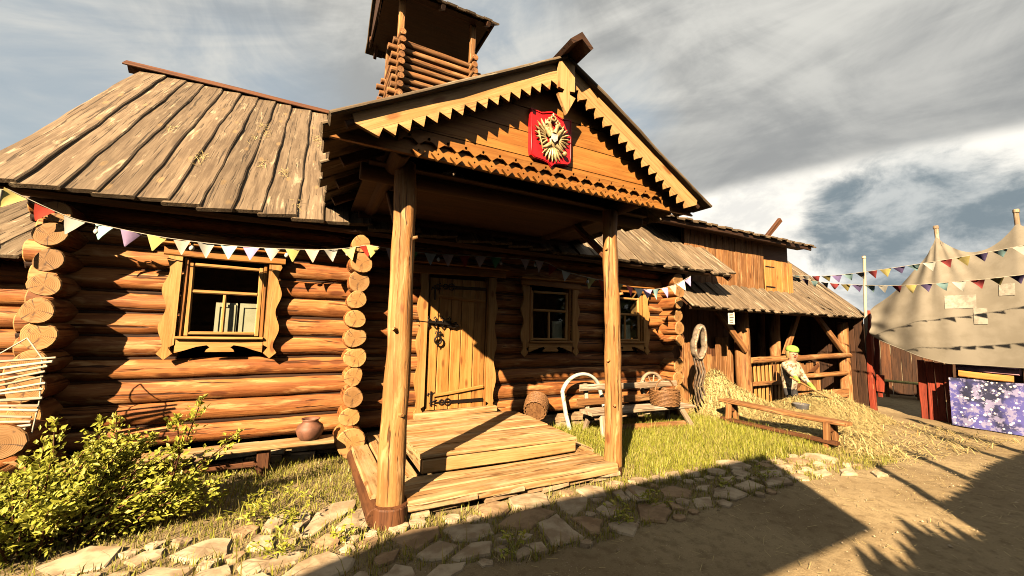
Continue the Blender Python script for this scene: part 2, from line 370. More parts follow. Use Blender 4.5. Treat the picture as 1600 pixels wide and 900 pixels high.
# flagstone path, one stone an object
path = thing('flagstone_path', 'x', 'path', (2, 3.2, 0)); del path['label'], path['category']; tag(path, kind='structure')
STONES=[[(0.05,3.51),(0.17,3.84),(0.32,3.99),(0.52,3.99),(0.47,3.80),(0.26,3.62),(0.13,3.48)],
[(0.29,3.51),(0.50,3.79),(0.59,3.84),(0.61,3.48),(0.48,3.42),(0.38,3.40)],
[(-0.21,3.74),(-0.17,4.02),(-0.01,3.94),(-0.06,3.77),(-0.14,3.67)],
[(-0.00,3.69),(0.05,3.89),(0.13,3.91),(0.13,3.73),(0.05,3.60)],
[(-0.28,3.50),(-0.23,3.66),(-0.11,3.61),(-0.11,3.43),(-0.19,3.41)],
[(-0.73,3.57),(-0.64,3.67),(-0.50,3.73),(-0.38,3.67),(-0.38,3.46),(-0.57,3.44)],
[(-0.98,3.64),(-0.90,3.72),(-0.77,3.71),(-0.77,3.61),(-0.88,3.53)],
[(-0.86,3.39),(-0.78,3.48),(-0.54,3.38),(-0.59,3.28),(-0.79,3.31)],
[(-0.30,3.25),(-0.26,3.33),(-0.03,3.33),(0.14,3.29),(0.04,3.16),(-0.14,3.14),(-0.25,3.12)],
[(-0.05,3.00),(0.04,3.12),(0.24,3.19),(0.40,3.02),(0.33,2.89),(0.19,2.85)],
[(0.14,3.37),(0.23,3.45),(0.34,3.38),(0.31,3.27),(0.19,3.27)],
[(0.65,3.19),(0.81,3.25),(1.05,3.21),(1.02,3.08),(0.80,2.96),(0.74,3.03)],
[(1.05,3.16),(1.18,3.20),(1.44,3.10),(1.41,2.93),(1.24,2.90),(1.09,2.95)],
[(0.78,2.88),(0.99,3.01),(1.10,2.88),(0.95,2.76),(0.81,2.80)],
[(0.98,2.75),(1.19,2.88),(1.34,2.83),(1.26,2.67),(1.04,2.70)],
[(0.50,2.73),(0.63,2.85),(0.73,2.77),(0.71,2.62),(0.57,2.63)],
[(0.76,2.61),(0.89,2.71),(1.08,2.67),(1.02,2.60),(0.87,2.53)],
[(0.35,2.81),(0.41,2.87),(0.47,2.82),(0.44,2.73)],
[(0.50,2.94),(0.57,3.01),(0.70,3.01),(0.63,2.88),(0.53,2.86)],
[(0.42,3.22),(0.51,3.28),(0.60,3.24),(0.55,3.12),(0.45,3.17)],
[(1.40,2.62),(1.52,2.66),(1.56,2.57),(1.39,2.52)],
[(1.53,2.68),(1.68,2.67),(1.65,2.53),(1.56,2.53)],
[(1.38,2.83),(1.49,2.87),(1.51,2.77),(1.40,2.78)],
[(1.52,2.79),(1.60,2.86),(1.67,2.78),(1.56,2.73)],
[(1.48,3.05),(1.67,3.14),(1.96,3.13),(2.04,3.01),(1.70,2.88),(1.52,2.98)],
[(2.15,3.19),(2.29,3.26),(2.49,3.15),(2.35,2.99),(2.14,2.91),(2.11,3.06)],
[(1.77,2.90),(2.02,2.98),(2.01,2.81),(2.01,2.58),(1.71,2.58),(1.74,2.74)],
[(2.09,2.88),(2.22,2.86),(2.32,2.72),(2.14,2.55),(2.08,2.61)],
[(2.39,2.93),(2.61,3.02),(2.59,2.78),(2.39,2.74)],
[(2.31,2.67),(2.44,2.66),(2.57,2.57),(2.38,2.44),(2.27,2.57)],
[(2.76,3.12),(2.91,3.15),(2.83,2.94),(2.72,2.93)],
[(3.05,3.24),(3.15,3.22),(3.05,3.04),(2.89,2.88),(2.93,3.04)],
[(3.09,3.24),(3.17,3.02),(2.99,2.85),(2.84,2.89),(2.90,3.10)],
[(2.80,2.83),(3.05,2.75),(2.99,2.60),(2.79,2.49),(2.62,2.61)],
[(3.81,2.78),(4.05,2.81),(4.03,2.55),(3.76,2.51),(3.62,2.65)],
[(4.08,2.75),(4.37,2.76),(4.35,2.58),(4.07,2.57)],
[(3.39,2.71),(3.60,2.66),(3.43,2.51),(3.26,2.55)],
[(3.13,2.79),(3.16,2.67),(3.13,2.57),(3.04,2.64)],
[(4.13,2.97),(4.35,2.93),(4.16,2.81),(3.99,2.83)],
[(4.78,2.90),(5.09,2.82),(4.88,2.69),(4.64,2.75)],
[(4.55,2.73),(4.88,2.64),(4.73,2.50),(4.38,2.57)],
[(5.29,2.62),(5.60,2.60),(5.48,2.48),(5.18,2.50)],
[(5.75,2.53),(6.04,2.53),(5.76,2.35),(5.52,2.41)],
[(6.05,2.34),(6.22,2.35),(6.11,2.20),(5.91,2.23)],
[(5.20,2.96),(5.43,2.86),(5.23,2.76),(5.05,2.84)],
[(3.69,3.33),(3.90,3.29),(3.73,3.10),(3.60,3.21)],
[(3.73,2.90),(3.90,2.88),(3.71,2.78),(3.59,2.83)],
[(3.47,3.31),(3.61,3.31),(3.56,3.12),(3.36,3.12)]]

def segd(px_, py_, a, b_):
    dx, dy = b_[0]-a[0], b_[1]-a[1]; t = max(0, min(1, ((px_-a[0])*dx+(py_-a[1])*dy)/(dx*dx+dy*dy+1e-9))); return math.hypot(px_-a[0]-dx*t, py_-a[1]-dy*t)
def inpoly(x, y, p):
    ins = False; j = len(p)-1
    for i in range(len(p)):
        if (p[i][1] > y) != (p[j][1] > y) and x < (p[j][0]-p[i][0])*(y-p[i][1])/(p[j][1]-p[i][1])+p[i][0]: ins = not ins
        j = i
    return ins
rf = random.Random(21)
for k in range(2600):                                     # smaller stones wedged between the big slabs
    x = rf.uniform(-1.5, 6.2); lo = 2.50 if x > 1.5 else 2.5+.28*(1.5-x); hi = 3.36 if .5 < x < 3.3 else (3.40 if x > 3.3 else 3.75+.05*(.5-x))
    if x > 3.3: hi = 3.35-.12*(x-3.3)
    y = rf.uniform(lo, hi); dm = .3
    for p in STONES:
        if abs(p[0][0]-x) > 1.2: continue
        if inpoly(x, y, p): dm = 0; break
        dm = min(dm, min(segd(x, y, p[q], p[(q+1) % len(p)]) for q in range(len(p))))
    if dm > .065:
        r_ = min(dm-.014, .21); nn_ = rf.choice((5, 6, 7)); a0 = rf.uniform(0, 6)
        STONES.append([(x+r_*rf.uniform(.8, 1.12)*1.1*math.cos(a0+6.283*q/nn_), y+r_*rf.uniform(.78, 1.05)*math.sin(a0+6.283*q/nn_)) for q in range(nn_)])
for i, p in enumerate(STONES):
    cxx = sum(q[0] for q in p)/len(p); cyy = sum(q[1] for q in p)/len(p); rr = random.Random(i)
    pts = []
    for k in range(len(p)):                              # break the outline up a little
        a, b2 = p[k], p[(k+1) % len(p)]
        pts.append(a); pts.append(((a[0]+b2[0])/2+rr.uniform(-.012, .012), (a[1]+b2[1])/2+rr.uniform(-.012, .012)))
    n_ = len(pts); h = rr.uniform(.006, .020); zb = gz(cxx); tx, ty = rr.uniform(-.05, .05), rr.uniform(-.05, .05)
    def zz(x, y, k): return zb + h + tx*(x-cxx) + ty*(y-cyy) + k
    lo_ = [(x, y, zb-.06) for x, y in pts]; mid = [(x, y, zz(x, y, -.014)+rr.uniform(-.004, .004)) for x, y in pts]
    top = [(cxx+(x-cxx)*.93, cyy+(y-cyy)*.93, zz(x, y, rr.uniform(-.003, .003))) for x, y in pts]
    inn = [(cxx+(x-cxx)*.5, cyy+(y-cyy)*.5, zz(x, y, rr.uniform(-.002, .006))) for x, y in pts]
    mb = MB(); mb.add(lo_+mid+top+inn+[(cxx, cyy, zz(cxx, cyy, .003))], [[r*n_+j, r*n_+(j+1) % n_, (r+1)*n_+(j+1) % n_, (r+1)*n_+j] for r in range(3) for j in range(n_)]
        + [[3*n_+j, 3*n_+(j+1) % n_, 4*n_] for j in range(n_)])
    if sum(p[k][0]*p[(k+1) % len(p)][1]-p[(k+1) % len(p)][0]*p[k][1] for k in range(len(p))) < 0: mb.f = [f[::-1] for f in mb.f]
    o = ob('stone', mb, path, None, M['stone2'] if rr.random() < .22 else M['stone'])
# ------------------------------------------------------------------ log cabin
cabin = thing('log_cabin', 'long log cabin with carved window frames and a weathered board roof', 'cabin', (2, 5.7, 0))
WY = 5.70; SP = .238
openings = [(-1.27, -.43, 1.36, 2.32), (1.44, 2.47, .2, 2.36), (3.15, 4.03, 1.36, 2.32), (4.90, 5.64, 1.36, 2.32)]
for k in range(11):
    z = .36 + SP*k; x0, x1 = -2.48+R.uniform(-.05, .05), 6.62+R.uniform(-.06, .06)
    cuts = sorted([(a, b) for a, b, c, d in openings if z+.05 > c and z-.05 < d])
    xs = x0
    for a, b in cuts+[(x1, None)]:
        log('log', (xs, WY+R.uniform(-.008, .008), z), (a, WY+R.uniform(-.008, .008), z), .1195+R.uniform(-.003, .004), cabin, seg=16, rough=.085, den=.16)
        if k: log('caulking', (xs, WY, z-SP/2), (a, WY, z-SP/2), .065, cabin, 'dark', seg=6, end='dark', bend=0)
        xs = b
for xc in (-2.2, .55, 6.33):                             # ends of the cross walls
    for k in range(11):
        z = .24 + SP*k; r = .122+R.uniform(-.014, .012)
        if k == 0: r = .17; z = .2
        if xc > 6 and k == 4: continue
        log('log', (xc+R.uniform(-.02, .02), 5.27+R.uniform(-.05, .04)-(.1 if k == 0 else 0), z), (xc, 6.4, z), r, cabin, seg=18, rough=.10)
log('log', (-2.16, 4.9, .56), (-2.2, 6.2, .5), .15, cabin, rough=.12)
log('log', (-2.24, 4.80, .17), (-2.25, 6.2, .17), .18, cabin, rough=.12)
# inner and far walls keep the inside dark
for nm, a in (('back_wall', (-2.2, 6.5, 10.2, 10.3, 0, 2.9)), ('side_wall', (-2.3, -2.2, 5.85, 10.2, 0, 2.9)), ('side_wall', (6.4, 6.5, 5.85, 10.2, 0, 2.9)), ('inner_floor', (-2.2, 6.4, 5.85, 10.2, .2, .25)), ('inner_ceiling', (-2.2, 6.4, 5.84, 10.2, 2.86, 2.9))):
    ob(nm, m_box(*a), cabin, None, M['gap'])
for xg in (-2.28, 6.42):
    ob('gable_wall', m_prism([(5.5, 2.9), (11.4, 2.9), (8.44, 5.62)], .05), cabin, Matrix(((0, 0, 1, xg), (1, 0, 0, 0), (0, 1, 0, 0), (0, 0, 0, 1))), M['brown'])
# foundation stones
x = -2.0
while x < 6.5:
    for zz0 in (.05, .135):
        wd = R.uniform(.22, .5); h = R.uniform(.035, .045)
        o = ob('stone', m_plank(wd, R.uniform(.26, .36), h*2, .02, sd(), 4), cabin, frame((x+R.uniform(-.1, .1), 5.58+R.uniform(-.03, .03), zz0), (1, R.uniform(-.1, .1), R.uniform(-.04, .04)), Z_), M['stone2'] if R.random() < .6 else M['stone'])
    x += R.uniform(.22, .4)
# roof
roof = group_part('roof', cabin, (2, 5, 2.72))
E0 = V(0, 5.15, 2.79); RD = V(0, 3.29, 2.96); RL = RD.length; RDn = RD.normalized(); RN = V(0, -RD.z, RD.y).normalized()
x = -2.74; i = 0
while x < 7.75:
    right = x > 3
    wd = R.uniform(.27, .37) if not right else R.uniform(.15, .24)
    ext = R.uniform(-.03, .05); lift = .02 + ((.028 if i % 2 else 0) if right else .014)
    tilt = V(R.uniform(-.15, -.09) if not right else R.uniform(-.09, .03), 0, 0)
    p0 = E0 + V(x+wd/2, 0, 0) - RDn*ext + RN*lift; skew = V(R.uniform(-.02, .02), 0, 0)
    plank('roof_board', p0, p0 + RDn*(RL+ext) + skew, wd+((.045 if i % 2 else .0) if right else .03), .042, RN+tilt, M['roofgrey'] if right else M['roof'], roof, .008 if not right else .004, 16)
    x += wd*.93; i += 1
sh = [E0+V(-2.7, .03, -.0), E0+V(7.75, .03, 0), E0+V(7.75, 0, 0)+RD, E0+V(-2.7, 0, 0)+RD]
mb = MB(); q = [p-RN*.02 for p in sh]+[p-RN*.05 for p in sh]; mb.add(q, [[0, 1, 2, 3], [7, 6, 5, 4], [0, 4, 5, 1], [1, 5, 6, 2], [2, 6, 7, 3], [3, 7, 4, 0]]); ob('sheathing', mb, roof, None, M['dark'])
bk = [V(-2.7, 8.44, 5.75), V(7.75, 8.44, 5.75), V(7.75, 11.73, 2.79), V(-2.7, 11.73, 2.79)]
mb = MB(); q = bk+[p-V(0, 0, .06) for p in bk]; mb.add(q, [[0, 1, 2, 3], [7, 6, 5, 4], [0, 4, 5, 1], [1, 5, 6, 2], [2, 6, 7, 3], [3, 7, 4, 0]]); ob('rear_slope', mb, roof, None, M['roof'])
plank('ridge_cap', (-2.95, 8.37, 5.82), (7.8, 8.37, 5.82), .2, .03, RN, M['brown'], roof)
plank('ridge_cap', (-2.95, 8.51, 5.82), (7.8, 8.51, 5.82), .2, .03, V(0, .67, .74), M['brown'], roof)
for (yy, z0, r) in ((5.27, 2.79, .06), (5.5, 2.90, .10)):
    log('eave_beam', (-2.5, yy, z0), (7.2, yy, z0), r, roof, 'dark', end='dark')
plank('soffit_board', (-2.6, 5.36, 2.825), (7.5, 5.36, 2.825), .2, .02, Z_, M['dark'], roof)  # eave beams and soffit coloured near-black to deepen the eave shade
for s_ in (-2.72, 7.78):
    plank('verge_board', E0+V(s_, 0, -.07), E0+V(s_, 0, -.07)+RD, .13, .03, X_, M['brown'], roof)

def wavy(L, w, amp, n, tip, right):
    """carved casing leg: length along x (downwards), wavy outer edge, diamond end"""
    pts = [(0, 0)]
    outer = []
    for i in range(41):
        t = i/40; outer.append((t*(L-.0), w + amp*(math.cos(t*2*math.pi*n+.4)-1)*.5 - (.02 if t < .04 else 0)))
    d = tip
    end = [(L+.03, w*.68), (L+.03+d*.5, w*.5+d*.52), (L+.03+d, w*.5), (L+.03+d*.5, w*.5-d*.52), (L+.03, w*.32), (L, 0)]
    pts = [(0, 0)] + outer + end
    return pts if right else [(a, b) for a, b in pts]
def window(x0, x1, z0, z1, lab, paper):
    cx = (x0+x1)/2; yf = 5.52
    wn = group_part('window', cabin, (cx, yf, z0)); tag(wn, lab)
    W2 = (x1-x0)/2
    # casing legs with wavy outer edge; local x points down
    for s in (-1, 1):
        poly = wavy(.98, .15, .05, 2.4, .13, True)
        if s > 0: prism('casing', poly, .035, (cx+W2+.075, 5.535, z1+.07), (0, 0, -1), (0, -1, 0), M['casing'], wn)
        else: prism('casing', [(a, -b) for a, b in poly], .035, (cx-W2-.075, 5.535, z1+.07), (0, 0, -1), (0, -1, 0), M['casing'], wn)
    # local y of these prisms = z cross x: (0,-1,0)x(0,0,-1) = (1,0,0)
    bot = [(-W2-.07, 0), (W2+.07, 0), (W2+.07, -.16), (W2-.02, -.13), (W2-.12, -.092), (W2-.21, -.075), (W2-.24, -.10), (W2-.21, -.125), (W2-.20, -.15), (-W2+.20, -.15), (-W2+.21, -.125), (-W2+.24, -.10), (-W2+.21, -.075), (-W2+.12, -.092), (-W2+.02, -.13), (-W2-.07, -.16)]
    prism('apron', bot, .028, (cx, 5.537, z0-.03), X_, (0, -1, 0), M['casing'], wn)
    plank('sill', (x0-.07, 5.50, z0-.022), (x1+.07, 5.50, z0-.022), .07, .03, Z_, M['casing'], wn)
    plank('head_board', (x0-.24, 5.50, z1+.12), (x1+.24, 5.50, z1+.12), .035, .11, Z_, M['tymp'], wn)
    plank('cornice', (x0-.27, 5.47, z1+.19), (x1+.27, 5.47, z1+.19), .11, .025, Z_, M['tymp'], wn)
    fr = M['casing']
    for a in (x0-.045, x1+.045): plank('jamb', (a, 5.60, z0-.02), (a, 5.60, z1+.05), .14, .045, X_, M['tymp'], wn)
    for a in (x0+.005, x1-.005): plank('frame', (a, 5.565, z0), (a, 5.565, z1), .045, .05, X_, fr, wn)
    for zz0 in (z0+.02, z1-.02, z0+(z1-z0)*.60): plank('frame', (x0+.03, 5.566, zz0), (x1-.03, 5.566, zz0), .043, .04, Z_, fr, wn)
    plank('muntin', (cx-.01, 5.566, z0+.04), (cx-.01, 5.566, z0+(z1-z0)*.60-.02), .042, .035, X_, fr, wn)
    for (a, b_, c, d_) in ((x0+.03, x1-.03, z0+(z1-z0)*.6+.02, z1-.04), (x0+.03, cx-.028, z0+.04, z0+(z1-z0)*.6-.02), (cx+.008, x1-.03, z0+.04, z0+(z1-z0)*.6-.02)):
        mb = m_box(a, b_, 5.575, 5.579, c, d_); ob('pane', mb, wn, None, M['glass'])
    if paper:
        for (a, b_, h, y) in paper:
            pn = group_part('inner_panel', cabin, (a, y, z0)); tag(pn, 'white painted panel standing behind the glass')
            plank('board', (a, y, z0+.02), (a, y, z0+.02+h), .02, .001, X_, M['white'], pn) if False else ob('board', m_box(a, b_, y, y+.02, z0+.02, z0+.02+h), pn, None, M['white'])
            for q in ((a+.015, a+.04), (b_-.04, b_-.015)): ob('stile', m_box(q[0], q[1], y-.012, y, z0+.03, z0+h), pn, None, M['white'])
            ob('rail', m_box(a+.041, b_-.041, y-.012, y, z0+h-.03, z0+h), pn, None, M['white'])
window(-1.19, -.52, 1.44, 2.25, 'window with pale carved frame in full sun', [(-.95, -.74, .36, 5.63), (-.715, -.50, .36, 5.61)])
window(3.24, 3.94, 1.41, 2.22, 'window with carved frame in the porch shade', [(3.72, 3.92, .30, 5.68)])
window(4.93, 5.60, 1.41, 2.22, 'window with carved frame half behind the porch post', [(5.3, 5.5, .28, 5.68)])

# door
door = group_part('door', cabin, (1.93, 5.55, .4)); tag(door, 'pale plank door with black iron strap hinges')
dx0, dx1, dz0, dz1 = 1.53, 2.42, .43, 2.30
ws = [.15, .19, .16, .2, .19]; x = dx0
for w_ in ws: plank('plank', (x+w_/2, 5.56, dz0), (x+w_/2, 5.56, dz1), w_-.004, .045, (0, -1, 0), M['door'], door, .0015); x += w_
ob('backing', m_box(dx0-.05, dx1+.05, 5.63, 5.66, dz0-.05, dz1+.05), door, None, M['gap'])
for (za, zb) in ((dz1-.26, dz1-.31), (dz0+.20, dz0+.29)): plank('batten', (dx0+.12, 5.525, za), (dx1-.02, 5.525, zb), .05, .03, (0, -1, 0), M['door'], door)
def strap(z, flip=False):
    mb = m_plank(.52, .05, .012, 0, 1, 2); o = ob('hinge', mb, door, frame((dx1-.02, 5.53, z), (-1, 0, -.01), (0, -1, 0)), M['iron'])
    mb = MB()
    for s in (-1, 1):
        for k, (ox, rr_) in enumerate(((.50, .045), (.60, .035))):
            pts = [V(dx1-.02-ox-.02*math.cos(t)*0-rr_*(1-math.cos(t)), 5.528, z+s*rr_*math.sin(t)*1.0) for t in [i*.45 for i in range(8)]]
            m_tube(pts, .009, 6, mb)
    m_tube([V(dx1-.5, 5.528, z), V(dx0+.13, 5.528, z)], .011, 6, mb)
    m_tube([V(dx0+.16, 5.528, z-.04), V(dx0+.06, 5.528, z), V(dx0+.16, 5.528, z+.04)], .009, 6, mb)
    ob('hinge_scroll', mb, door, None, M['iron'])
strap(dz1-.12); strap(dz0+.10)
mb = MB()                                               # upright fleur at the hinge side
for zc in (dz0+.18, dz1-.2):
    m_tube([V(dx0+.08, 5.527, zc-.12), V(dx0+.08, 5.527, zc+.08)], .013, 6, mb)
    for s in (-1, 1): m_tube([V(dx0+.08, 5.527, zc+.03), V(dx0+.08+s*.045, 5.527, zc+.06), V(dx0+.08+s*.05, 5.527, zc+.02)], .009, 6, mb)
ob('corner_fleur', mb, door, None, M['iron'])
lz = 1.66; mb = MB()                                    # long ornamental bolt
m_box(dx0-.13, dx0+.33, 5.505, 5.525, lz-.022, lz+.022, mb)
m_tube([V(dx0-.18, 5.50, lz+.01), V(dx0+.44, 5.50, lz-.045)], .014, 7, mb)
for k in range(5):
    xx = dx0-.12+k*.105
    for s in (-1, 1): m_tube([V(xx, 5.505, lz), V(xx+.022, 5.503, lz+s*.05), V(xx, 5.503, lz+s*.075), V(xx-.022, 5.503, lz+s*.05)], .011, 6, mb)
m_tube([V(dx0+.33, 5.50, lz-.03), V(dx0+.40, 5.50, lz+.0), V(dx0+.45, 5.50, lz-.05), V(dx0+.38, 5.50, lz-.075), V(dx0+.3, 5.5, lz-.06)], .015, 6, mb)
ob('bolt', mb, door, None, M['iron'])
mb = MB(); hx = dx0+.14
m_tube([V(hx, 5.50, lz-.10), V(hx, 5.50, lz-.2)], .012, 6, mb)
for s in (-1, 1): m_tube([V(hx, 5.50, lz-.16), V(hx+s*.035, 5.50, lz-.13), V(hx+s*.04, 5.5, lz-.17)], .009, 6, mb)
m_tube([V(hx+.05*math.cos(t), 5.49, lz-.255+.055*math.sin(t)) for t in [i*.5236 for i in range(12)]], .013, 7, mb, True)
m_tube([V(hx, 5.49, lz-.31), V(hx, 5.49, lz-.35)], [.012, .004], 6, mb)
ob('ring_handle', mb, door, None, M['iron'])
dc = group_part('door_casing', cabin, (1.93, 5.55, .4))
for s in (-1, 1):
    poly = wavy(1.86, .15, .045, 3.6, .12, True)
    if s > 0: prism('casing', poly, .035, (2.445, 5.525, 2.36), (0, 0, -1), (0, -1, 0), M['casing'], dc)
    else: prism('casing', [(a, -b) for a, b in poly], .035, (1.505, 5.525, 2.36), (0, 0, -1), (0, -1, 0), M['casing'], dc)
plank('head_board', (1.27, 5.5, 2.42), (2.72, 5.5, 2.42), .035, .13, Z_, M['tymp'], dc)
plank('cornice', (1.24, 5.47, 2.50), (2.76, 5.47, 2.50), .12, .025, Z_, M['tymp'], dc)
plank('threshold', (1.38, 5.5, .385), (2.6, 5.5, .385), .13, .085, Z_, M['deck'], dc)
for a in (1.50, 2.45): plank('jamb', (a, 5.62, .35), (a, 5.62, 2.36), .16, .05, X_, M['tymp'], dc)

# ------------------------------------------------------------------ porch
porch = thing('entrance_porch', 'gabled timber porch with two log posts and saw-toothed pale bargeboards', 'porch', (1.94, 3.5, 0))
log('post', (.715, 3.5, .10), (.715, 3.52, 3.05), .108, porch, 'post', .088, 18, .012, rough=.13, den=.1)
log('post', (3.145, 3.53, .10), (3.12, 3.53, 3.0), .098, porch, 'post', .082, 18, .010, rough=.13, den=.1)
for xx, yy, rr_ in ((.715, 3.47, .15), (3.15, 3.55, .12)):
    log('post_base', (xx, yy, -.03), (xx, yy, .13), rr_, porch, 'brown', rr_*.96, 14, 0, 'brown', .12)
# little stubs of cut branches on the posts
for (px_, py_, pz_, dr) in ((.715, 3.5, 1.55, (-.6, -.8, .2)), (.715, 3.5, 2.35, (.9, -.4, .3)), (.715, 3.5, .85, (.3, -.9, .1)), (3.14, 3.53, 1.25, (-.9, -.4, .1)), (3.14, 3.53, 2.0, (.6, -.8, .2)), (3.14, 3.53, .75, (-.5, -.8, .2)), (3.13, 3.53, 2.5, (-.9, -.3, .3))):
    dr = Vector(dr).normalized(); q = V(px_, py_, pz_)+dr*.07; log('knot', q, q+dr*.045, .022, porch, 'post', .016, 8, 0)
def deck(name, p0, p1, w_, t, mat='deck'): plank(name, p0, p1, w_, t, Z_, M[mat], porch, .004)
deck('base_board', (.84, 3.485, .142), (3.10, 3.485, .142), .165, .04); deck('base_board', (.84, 3.655, .143), (3.1, 3.655, .143), .16, .04); deck('base_board', (.84, 3.825, .141), (3.1, 3.825, .141), .165, .04)
plank('base_board', (.80, 3.41, .10), (3.09, 3.41, .10), .065, .035, (0, -1, 0), M['deck'], porch)
for xx in (.655, .86, 1.0): deck('side_board', (xx, 3.62 if xx < .7 else 3.93, .150), (xx, 5.5, .150), .19 if xx < .9 else .12, .045)
for xx in (2.985, 3.125): deck('side_board', (xx, 3.92, .145), (xx, 5.5, .145), .13, .04)
log('sill_log', (.60, 3.45, .05), (.60, 5.5, .06), .085, porch, 'brown', end='brown'); log('sill_log', (3.15, 3.62, .04), (3.15, 5.5, .05), .07, porch, 'brown', end='brown')
y = 3.90
for k in range(5):
    w_ = (.30, .33, .31, .34, .29)[k]; deck('step_board', (1.07, y+w_/2, .322), (2.92+R.uniform(-.01, .01), y+w_/2, .322), w_-.006, .04); y += w_
plank('riser', (1.085, 3.925, .232), (2.90, 3.925, .232), .135, .04, (0, -1, 0), M['pine'], porch)
plank('riser', (1.10, 3.95, .232), (1.10, 5.45, .232), .135, .04, (-1, 0, 0), M['deck'], porch)
plank('riser', (2.885, 3.95, .232), (2.885, 5.45, .232), .135, .04, (1, 0, 0), M['deck'], porch)
x = .86
while x < 3.0:                                          # dry stone packing under the front board
    wd = R.uniform(.2, .46)
    for zz0 in (.026, .075):
        if R.random() < .9: ob('stone', m_plank(wd*R.uniform(.8, 1), .2, .05, .016, sd(), 4), porch, frame((x+R.uniform(-.04, .04), 3.55+R.uniform(-.06, .02), zz0-.003), (1, R.uniform(-.08, .08), R.uniform(-.06, .1)), Z_), M['stone2'] if R.random() < .4 else M['stone'])
    x += wd*.92
# roof of the porch
AX, AZ, EZ = 2.06, 4.17, 3.07; HW = 1.95; sl_ = (AZ-EZ)/HW
proof = group_part('porch_roof', porch, (AX, 3, AZ))
for s in (-1, 1):
    y = 2.90; dn = V(s*HW, 0, EZ-AZ).normalized(); nn = V(-dn.z*s, 0, dn.x*s); nn = nn if nn.z > 0 else -nn
    i = 0
    while y < 6.3:
        w_ = R.uniform(.2, .27); yc = y+w_/2
        zc = 2.79+(yc-5.15)*.9-.12; zl = max(EZ+R.uniform(-.03, .02), zc); Ln = (AZ-zl)/-dn.z
        if Ln > .15:
            plank('roof_board', V(AX, yc, AZ)+nn*(.03+(.02 if i % 2 else 0)), V(AX, yc, AZ)+nn*(.03+(.02 if i % 2 else 0))+dn*(Ln+.04), w_+(.03 if i % 2 else 0), .035, nn, M['roofgrey'], proof, .006)
        y += w_; i += 1
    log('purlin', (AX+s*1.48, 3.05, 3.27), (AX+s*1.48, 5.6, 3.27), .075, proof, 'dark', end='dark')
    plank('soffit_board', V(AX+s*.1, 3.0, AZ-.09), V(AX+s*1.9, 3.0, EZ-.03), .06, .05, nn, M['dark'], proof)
    for yy in (3.75, 4.4, 5.05): plank('rafter', V(AX, yy, AZ-.07), V(AX, yy, AZ-.07)+dn*2.15, .07, .09, nn, M['dark'], proof)  # purlins, soffit and rafters get shade through their near-black colour
ob('ridge_beam', m_prism([(-.10, .10), (0, .02), (.10, .10), (.13, .065), (0, -.05), (-.13, .065)], 3.6), proof, frame((AX, 2.70, AZ+.09), X_, (0, 1, 0)), M['dark'])
# bargeboards with saw teeth
def barge(s):
    L = math.hypot(1.82, 1.055); top = .10; n_ = 15; poly = [(0.06, top), (L, top), (L+.02, .02), (L-.10, -.12)]
    xs = L-.16; st = (L-.16-.10)/n_
    for k in range(n_):
        poly += [(xs-k*st, -.065), (xs-k*st-st*.5, -.145)]
    poly += [(.10, -.07), (.06, -.07)]
    dn = V(s*1.82, 0, -1.055)
    P = [(a, b if s > 0 else -b) for a, b in poly]
    # local z = -Y, local y = z x x
    prism('bargeboard', P, .035, (AX, 3.0, AZ-.06), dn, (0, -1, 0), M['pine'], porch)
barge(1); barge(-1)
prism('pendant', [(.03, -.092), (.03, .092), (-.30, .092), (-.31, .03), (-.345, .035), (-.36, .10), (-.545, 0), (-.36, -.10), (-.345, -.035), (-.31, -.03), (-.30, -.092)], .035, (2.05, 2.955, 4.17), Z_, (0, -1, 0), M['pine'], porch)
# gable boards
zs = [2.99, 3.22, 3.46, 3.70, 3.95, 4.10]
for a, b_ in zip(zs[:-1], zs[1:]):
    ha = (AZ-.05-a)/sl_; hb = max(.03, (AZ-.05-b_)/sl_)
    prism('gable_board', [(-ha, a+.004), (ha, a+.004), (hb, b_-.004), (-hb, b_-.004)], .03, (AX, 3.16, 0), X_, (0, -1, 0), M['tymp'], porch)
ob('gable_backing', m_prism([(-1.8, 3.0), (1.8, 3.0), (0, 4.06)], .02), porch, frame((AX, 3.19, 0), X_, (0, -1, 0)), M['gap'])
# lace board: strip with round holes, arches and pierced diamonds
mb = MB(); pz = .163; n_ = 18; xl = 2.02-n_*pz/2; T = .028
def ringpoly(outer, inner):
    n_o = len(outer)
    for zz0, fl in ((0, True), (T, False)):
        vs = [(x, y, zz0) for x, y in outer]+[(x, y, zz0) for x, y in inner]
        fs = [[i, (i+1) % n_o, n_o+(i+1) % n_o, n_o+i] for i in range(n_o)]
        mb.add(vs, [f[::-1] for f in fs] if fl else fs)
    for lp, rev in ((outer, False), (inner, True)):
        vs = [(x, y, 0) for x, y in lp]+[(x, y, T) for x, y in lp]
        fs = [[i, (i+1) % n_o, n_o+(i+1) % n_o, n_o+i] for i in range(n_o)]
        mb.add(vs, [f[::-1] for f in fs] if rev else fs)
for k in range(n_):
    c_ = xl+(k+.5)*pz
    outer = [(c_+pz/2, .045), (c_, .045), (c_-pz/2, .045), (c_-pz/2, 0), (c_-pz/2, -.042), (c_-pz*.2, -.004), (c_+pz*.2, -.004), (c_+pz/2, -.042)]
    inner = [(c_+.014*math.cos(t), .018+.014*math.sin(t)) for t in (.6, 1.57, 2.5, 3.14, 3.9, 4.4, 5.0, 5.7)]
    ringpoly(outer, inner)
    if k < n_-1:
        d_ = c_+pz/2; a = .056
        ringpoly([(d_+a, -.092), (d_, -.092+a), (d_-a, -.092), (d_, -.092-a)], [(d_+.01, -.092), (d_, -.082), (d_-.01, -.092), (d_, -.102)])
ob('lace_board', mb, porch, frame((0, 3.125, 3.12), X_, (0, -1, 0)), M['tymp'])
